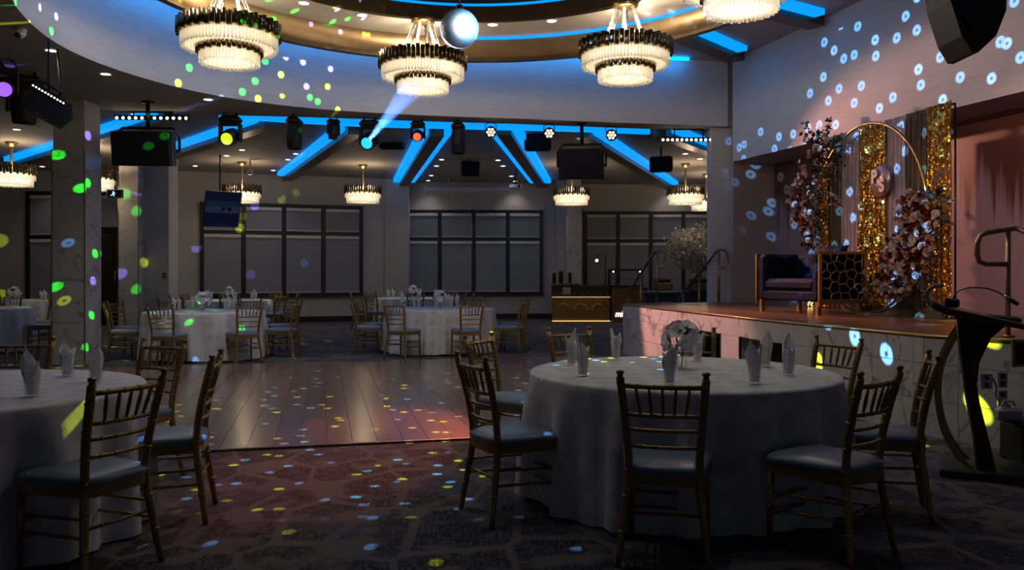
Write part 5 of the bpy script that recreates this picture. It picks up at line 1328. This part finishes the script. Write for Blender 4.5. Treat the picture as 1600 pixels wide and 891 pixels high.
dc = empty('display_case', P(977, 0, 23.4)); dc.location.z = .95; tag(dc, 'dark framed glass display case with two small lamps behind the bar', 'display case')
W2_, H2_ = .92, .50
for (c, s) in (((0,0,H2_),(W2_,.3,.06)),((0,0,.03),(W2_,.3,.06)),((-W2_/2,0,H2_/2),(.05,.3,H2_)),((W2_/2,0,H2_/2),(.05,.3,H2_)),((0,-.14,H2_*.5),(W2_,.015,.015))): MB().box(c, s).build('frame', BLACKM, dc)
MB().box((0,-.13,H2_/2), (W2_-.05,.006,H2_-.08)).build('pane', GLASS, dc)
for x in (-.36,.40): MB().sphere((x,-.16,H2_-.05), .022, 8, 6).build('lamp', emit('case_lamp', (1,.9,.75), 8), dc)
MB().box((0,0,-.47), (W2_+.3,.4,.94)).build('stand', BLACKP, dc)
for (px, d, zb, l) in ((1035, 20.0, .93, 'wooden trunk with a bolster on top between the hand rails'), (1091, 19.0, .93, 'wooden trunk with a bolster on top beside the pillar')):
    e = empty('wooden_trunk', P(px, 0, d)); e.location.z = zb; tag(e, l, 'trunk', 'wooden trunks behind the stage')
    MB().bbox((0,0,.09), (.46,.3,.19), .012).build('box', mat('trunk_wood', (.10,.055,.025), .5, var=.3), e); MB().box((0,-.152,.09), (.38,.01,.12)).build('panel', mat('trunk_panel', (.22,.12,.03), .5), e)
    MB().tube([(-.2,0,.25),(-.17,0,.25),(.17,0,.25),(.2,0,.25)], [.05,.065,.065,.05], 10).build('bolster', mat('bolster_dark', (.03,.03,.025), .7), e)
dj = empty('equipment_desk', (4.05, 19.4, 0)); tag(dj, 'dark equipment desk behind the stage stairs', 'desk')
MB().bbox((0,.0,.45), (1.9,.6,.86), .01).build('cabinet', mat('desk_dark', (.035,.038,.05), .5), dj); MB().bbox((0,0,.905), (2.0,.66,.05), .01).build('top', mat('desk_grey', (.14,.14,.16), .5), dj)
MB().box((-.45,-.31,.62), (.24,.02,.14)).build('socket_panel', mat('panel_grey', (.3,.3,.33), .5), dj)
for x in (-.5,-.40): MB().box((x,-.325,.62), (.06,.01,.07)).build('socket', BLACKP, dj)
# blossom tree
bt = empty('blossom_tree', (5.1, 20.7, 0)); tag(bt, 'white blossom tree leaning out from behind the stage pillar', 'tree')
MB().lathe([(0,0),(.22,0),(.26,.4),(.22,.4),(0,.36)], 14).build('pot', mat('pot_dark', (.05,.05,.05), .6), bt)
TW = mat('bark', (.06,.045,.035), .8, var=.3, scale=20)
MB().tube([(0,0,.3),(.05,0,.9),(-.02,0,1.5),(0,0,2.0)], [.06,.05,.045,.035], 7).build('trunk', TW, bt)
rnd = random.Random(12); bl = MB()
for k in range(16):
    a = rnd.uniform(0,2*PI); L_ = rnd.uniform(.5,1.15); z0 = rnd.uniform(1.4,2.0); c = Vector((math.cos(a)*L_, math.sin(a)*L_*.7, z0+rnd.uniform(-.15,.7)))
    if k < 5: c = Vector((-rnd.uniform(.8,1.25), rnd.uniform(-.4,.4), rnd.uniform(1.75,2.6)))
    a0 = Vector((0,0,z0)); mid = (a0+c)/2+Vector((0,0,.12)); MB().tube([a0, mid, c], [.022,.014,.006], 5).build('branch', TW, bt)
    for j in range(430):
        t = rnd.uniform(.25,1.05); p = (a0*(1-t)**2+mid*2*t*(1-t)+c*t*t)+Vector((rnd.gauss(0,.11), rnd.gauss(0,.11), rnd.gauss(0,.10)))
        d1 = Vector((rnd.uniform(-1,1), rnd.uniform(-1,1), rnd.uniform(-1,1))).normalized(); d2 = d1.cross(Vector((.3,.8,.5))).normalized(); s = rnd.uniform(.022,.040)
        bl.add([p+d1*s, p+d2*s, p-d1*s, p-d2*s], [(0,1,2,3)])
o = bl.build('blossom', mat('white_blossom', (.58,.53,.45), .7, var=.2, scale=30), bt); o['kind'] = 'stuff'
# ------------------------------------------------------------------ lights of the show
def gobo(lamp, scale, radius, hole, keep, cols, seed=0.0, rnd=.95, soft=.15):
    """breaks a spot lamp's light into round dots, as mirror facets do"""
    d = lamp.data; d.use_nodes = True; nt = d.node_tree; N, L = nt.nodes, nt.links; em = N['Emission']
    tc = N.new('ShaderNodeTexCoord'); sp = N.new('ShaderNodeSeparateXYZ'); L.new(tc.outputs['Normal'], sp.inputs[0])
    def M(op, a, b=None):
        q = N.new('ShaderNodeMath'); q.operation = op
        for i, v in enumerate((a, b)):
            if v is None: continue
            if isinstance(v, (int, float)): q.inputs[i].default_value = v
            else: L.new(v, q.inputs[i])
        return q.outputs[0]
    cx = N.new('ShaderNodeCombineXYZ'); L.new(M('ADD', M('MULTIPLY', M('DIVIDE', sp.outputs[0], sp.outputs[2]), scale), seed), cx.inputs[0]); L.new(M('ADD', M('MULTIPLY', M('DIVIDE', sp.outputs[1], sp.outputs[2]), scale), seed*1.7), cx.inputs[1])
    vo = N.new('ShaderNodeTexVoronoi'); vo.voronoi_dimensions = '2D'; vo.inputs['Scale'].default_value = 1; vo.inputs['Randomness'].default_value = rnd; L.new(cx.outputs[0], vo.inputs['Vector'])
    di = vo.outputs['Distance']
    mr = N.new('ShaderNodeMapRange'); mr.inputs[1].default_value = radius*(1-soft); mr.inputs[2].default_value = radius*(1+soft); mr.inputs[3].default_value = 1; mr.inputs[4].default_value = 0; L.new(di, mr.inputs[0])
    disc = mr.outputs[0]
    if hole:
        m2 = N.new('ShaderNodeMapRange'); m2.inputs[1].default_value = hole*.7; m2.inputs[2].default_value = hole*1.4; m2.inputs[3].default_value = .15; m2.inputs[4].default_value = 1; L.new(di, m2.inputs[0]); disc = M('MULTIPLY', disc, m2.outputs[0])
    sc = N.new('ShaderNodeSeparateColor'); L.new(vo.outputs['Color'], sc.inputs[0])
    disc = M('MULTIPLY', disc, M('LESS_THAN', sc.outputs[0], keep))
    cr = N.new('ShaderNodeValToRGB'); cr.color_ramp.interpolation = 'CONSTANT'
    while len(cr.color_ramp.elements) < len(cols): cr.color_ramp.elements.new(.5)
    for i, c in enumerate(cols):
        cr.color_ramp.elements[i].position = i/len(cols)
    for i, c in enumerate(cols): cr.color_ramp.elements[i].color = (*c, 1)
    L.new(sc.outputs[1], cr.inputs[0]); L.new(cr.outputs[0], em.inputs['Color']); L.new(disc, em.inputs['Strength'])
GREEN, YEL, VIO, BLU, CYA = (.02,1,.04), (.75,.95,.02), (.30,.22,1), (.16,.45,1), (.10,.65,1)
BALL = Vector(mb.location)
def ball_spot(name, target, deg, power, **kw):
    d = (Vector(target)-BALL).normalized(); o = spot(name, BALL+d*(BR+.02), target, (1,1,1), power, deg, .25, .004); gobo(o, **kw); return o
ball_spot('mirror_reflections_left', (-5.2, 10.8, 4.3), 74, 7500, scale=13, radius=.125, hole=0, keep=.85, cols=[GREEN, YEL, VIO, GREEN], seed=3.3)
ball_spot('mirror_reflections_back', (.5, 13.5, 4.3), 60, 300, scale=14, radius=.05, hole=0, keep=.4, cols=[GREEN, CYA, GREEN, BLU], seed=7.1)
ball_spot('mirror_reflections_stage_wall', (4.9, 9.9, 4.0), 74, 3000, scale=17, radius=.19, hole=.055, keep=.9, cols=[BLU, (.22,.52,1)], seed=1.2)
ball_spot('mirror_reflections_stage_front', (3.1, 7.6, .5), 38, 5000, scale=9, radius=.14, hole=.035, keep=.8, cols=[YEL, YEL, BLU], seed=5.5)
ball_spot('mirror_reflections_floor', (-.6, 8.0, 0), 104, 3300, scale=12, radius=.13, hole=.0, keep=.6, cols=[YEL, BLU, CYA, YEL], seed=9.4)
ball_spot('mirror_reflections_near', (-.3, 4.0, .3), 60, 2000, scale=13, radius=.09, hole=.0, keep=.40, cols=[YEL, BLU, BLU], seed=2.4)
ball_spot('mirror_reflections_hall', (-6.2, 13.5, 1.5), 60, 2600, scale=10, radius=.08, hole=.025, keep=.42, cols=[GREEN, YEL, BLU, YEL], seed=4.6)
# beams that hit the ball
spot('ball_beam_cyan', P(575, 221, 13.12), BALL, (.10,.30,1), 60000, 5.0, .3, .03)
spot('added_ball_beam_white', ADDED_HEADS[0], BALL, (1,1,1), 22000, 3.2, .4, .05)  # added beam from an unseen head, for the white glare on the ball
spot('added_ball_beam_blue', ADDED_HEADS[1], BALL, (.05,.45,1), 90000, 3.0, .4, .05)  # added beam from an unseen head, for the blue in the glare
hz_a, hz_b = P(575, 221, 13.12), BALL
hz = MB().tube([hz_a+(hz_b-hz_a)*t for t in (.004, .3, .6)], [.028, .075, .14], 12)
hm = bpy.data.materials.new('beam_haze'); nt, N, L = nodes(hm); N.remove(N['Principled BSDF']); vs_ = N.new('ShaderNodeVolumeScatter'); vs_.inputs['Density'].default_value = .042; vs_.inputs['Anisotropy'].default_value = .0
L.new(vs_.outputs[0], N['Material Output'].inputs['Volume'])
o = hz.build('haze', hm); tag(o, 'thin blue haze in the beam rising from the cyan moving head', 'haze', None, 'stuff')
# stage washes from the hanging heads and pars, plus an added mauve one
spot('orange_head_wash', P(655, 219, 13.25), (2.45, 11.3, .6), (1,.42,.34), 1400, 36, .35, .06)
spot('par_wash_stage', PARS[2], (5.0, 9.6, 2.3), (1,.40,.28), 560, 50, .6, .05)
spot('par_wash_deck', PARS[1], (4.2, 9.8, .9), (1,.38,.18), 480, 34, .6, .05)
spot('par_wash_carpet', PARS[0], (-1.2, 6.55, 0), (1,.20,.12), 1800, 15, .8, .05)
spot('added_mauve_wash', ADDED_HEADS[1]+Vector((.05,.05,0)), (6.2, 9.0, 1.9), (1,.58,.54), 750, 34, .6, .05)  # added wash from an unseen head, brightens the dim alcove wall
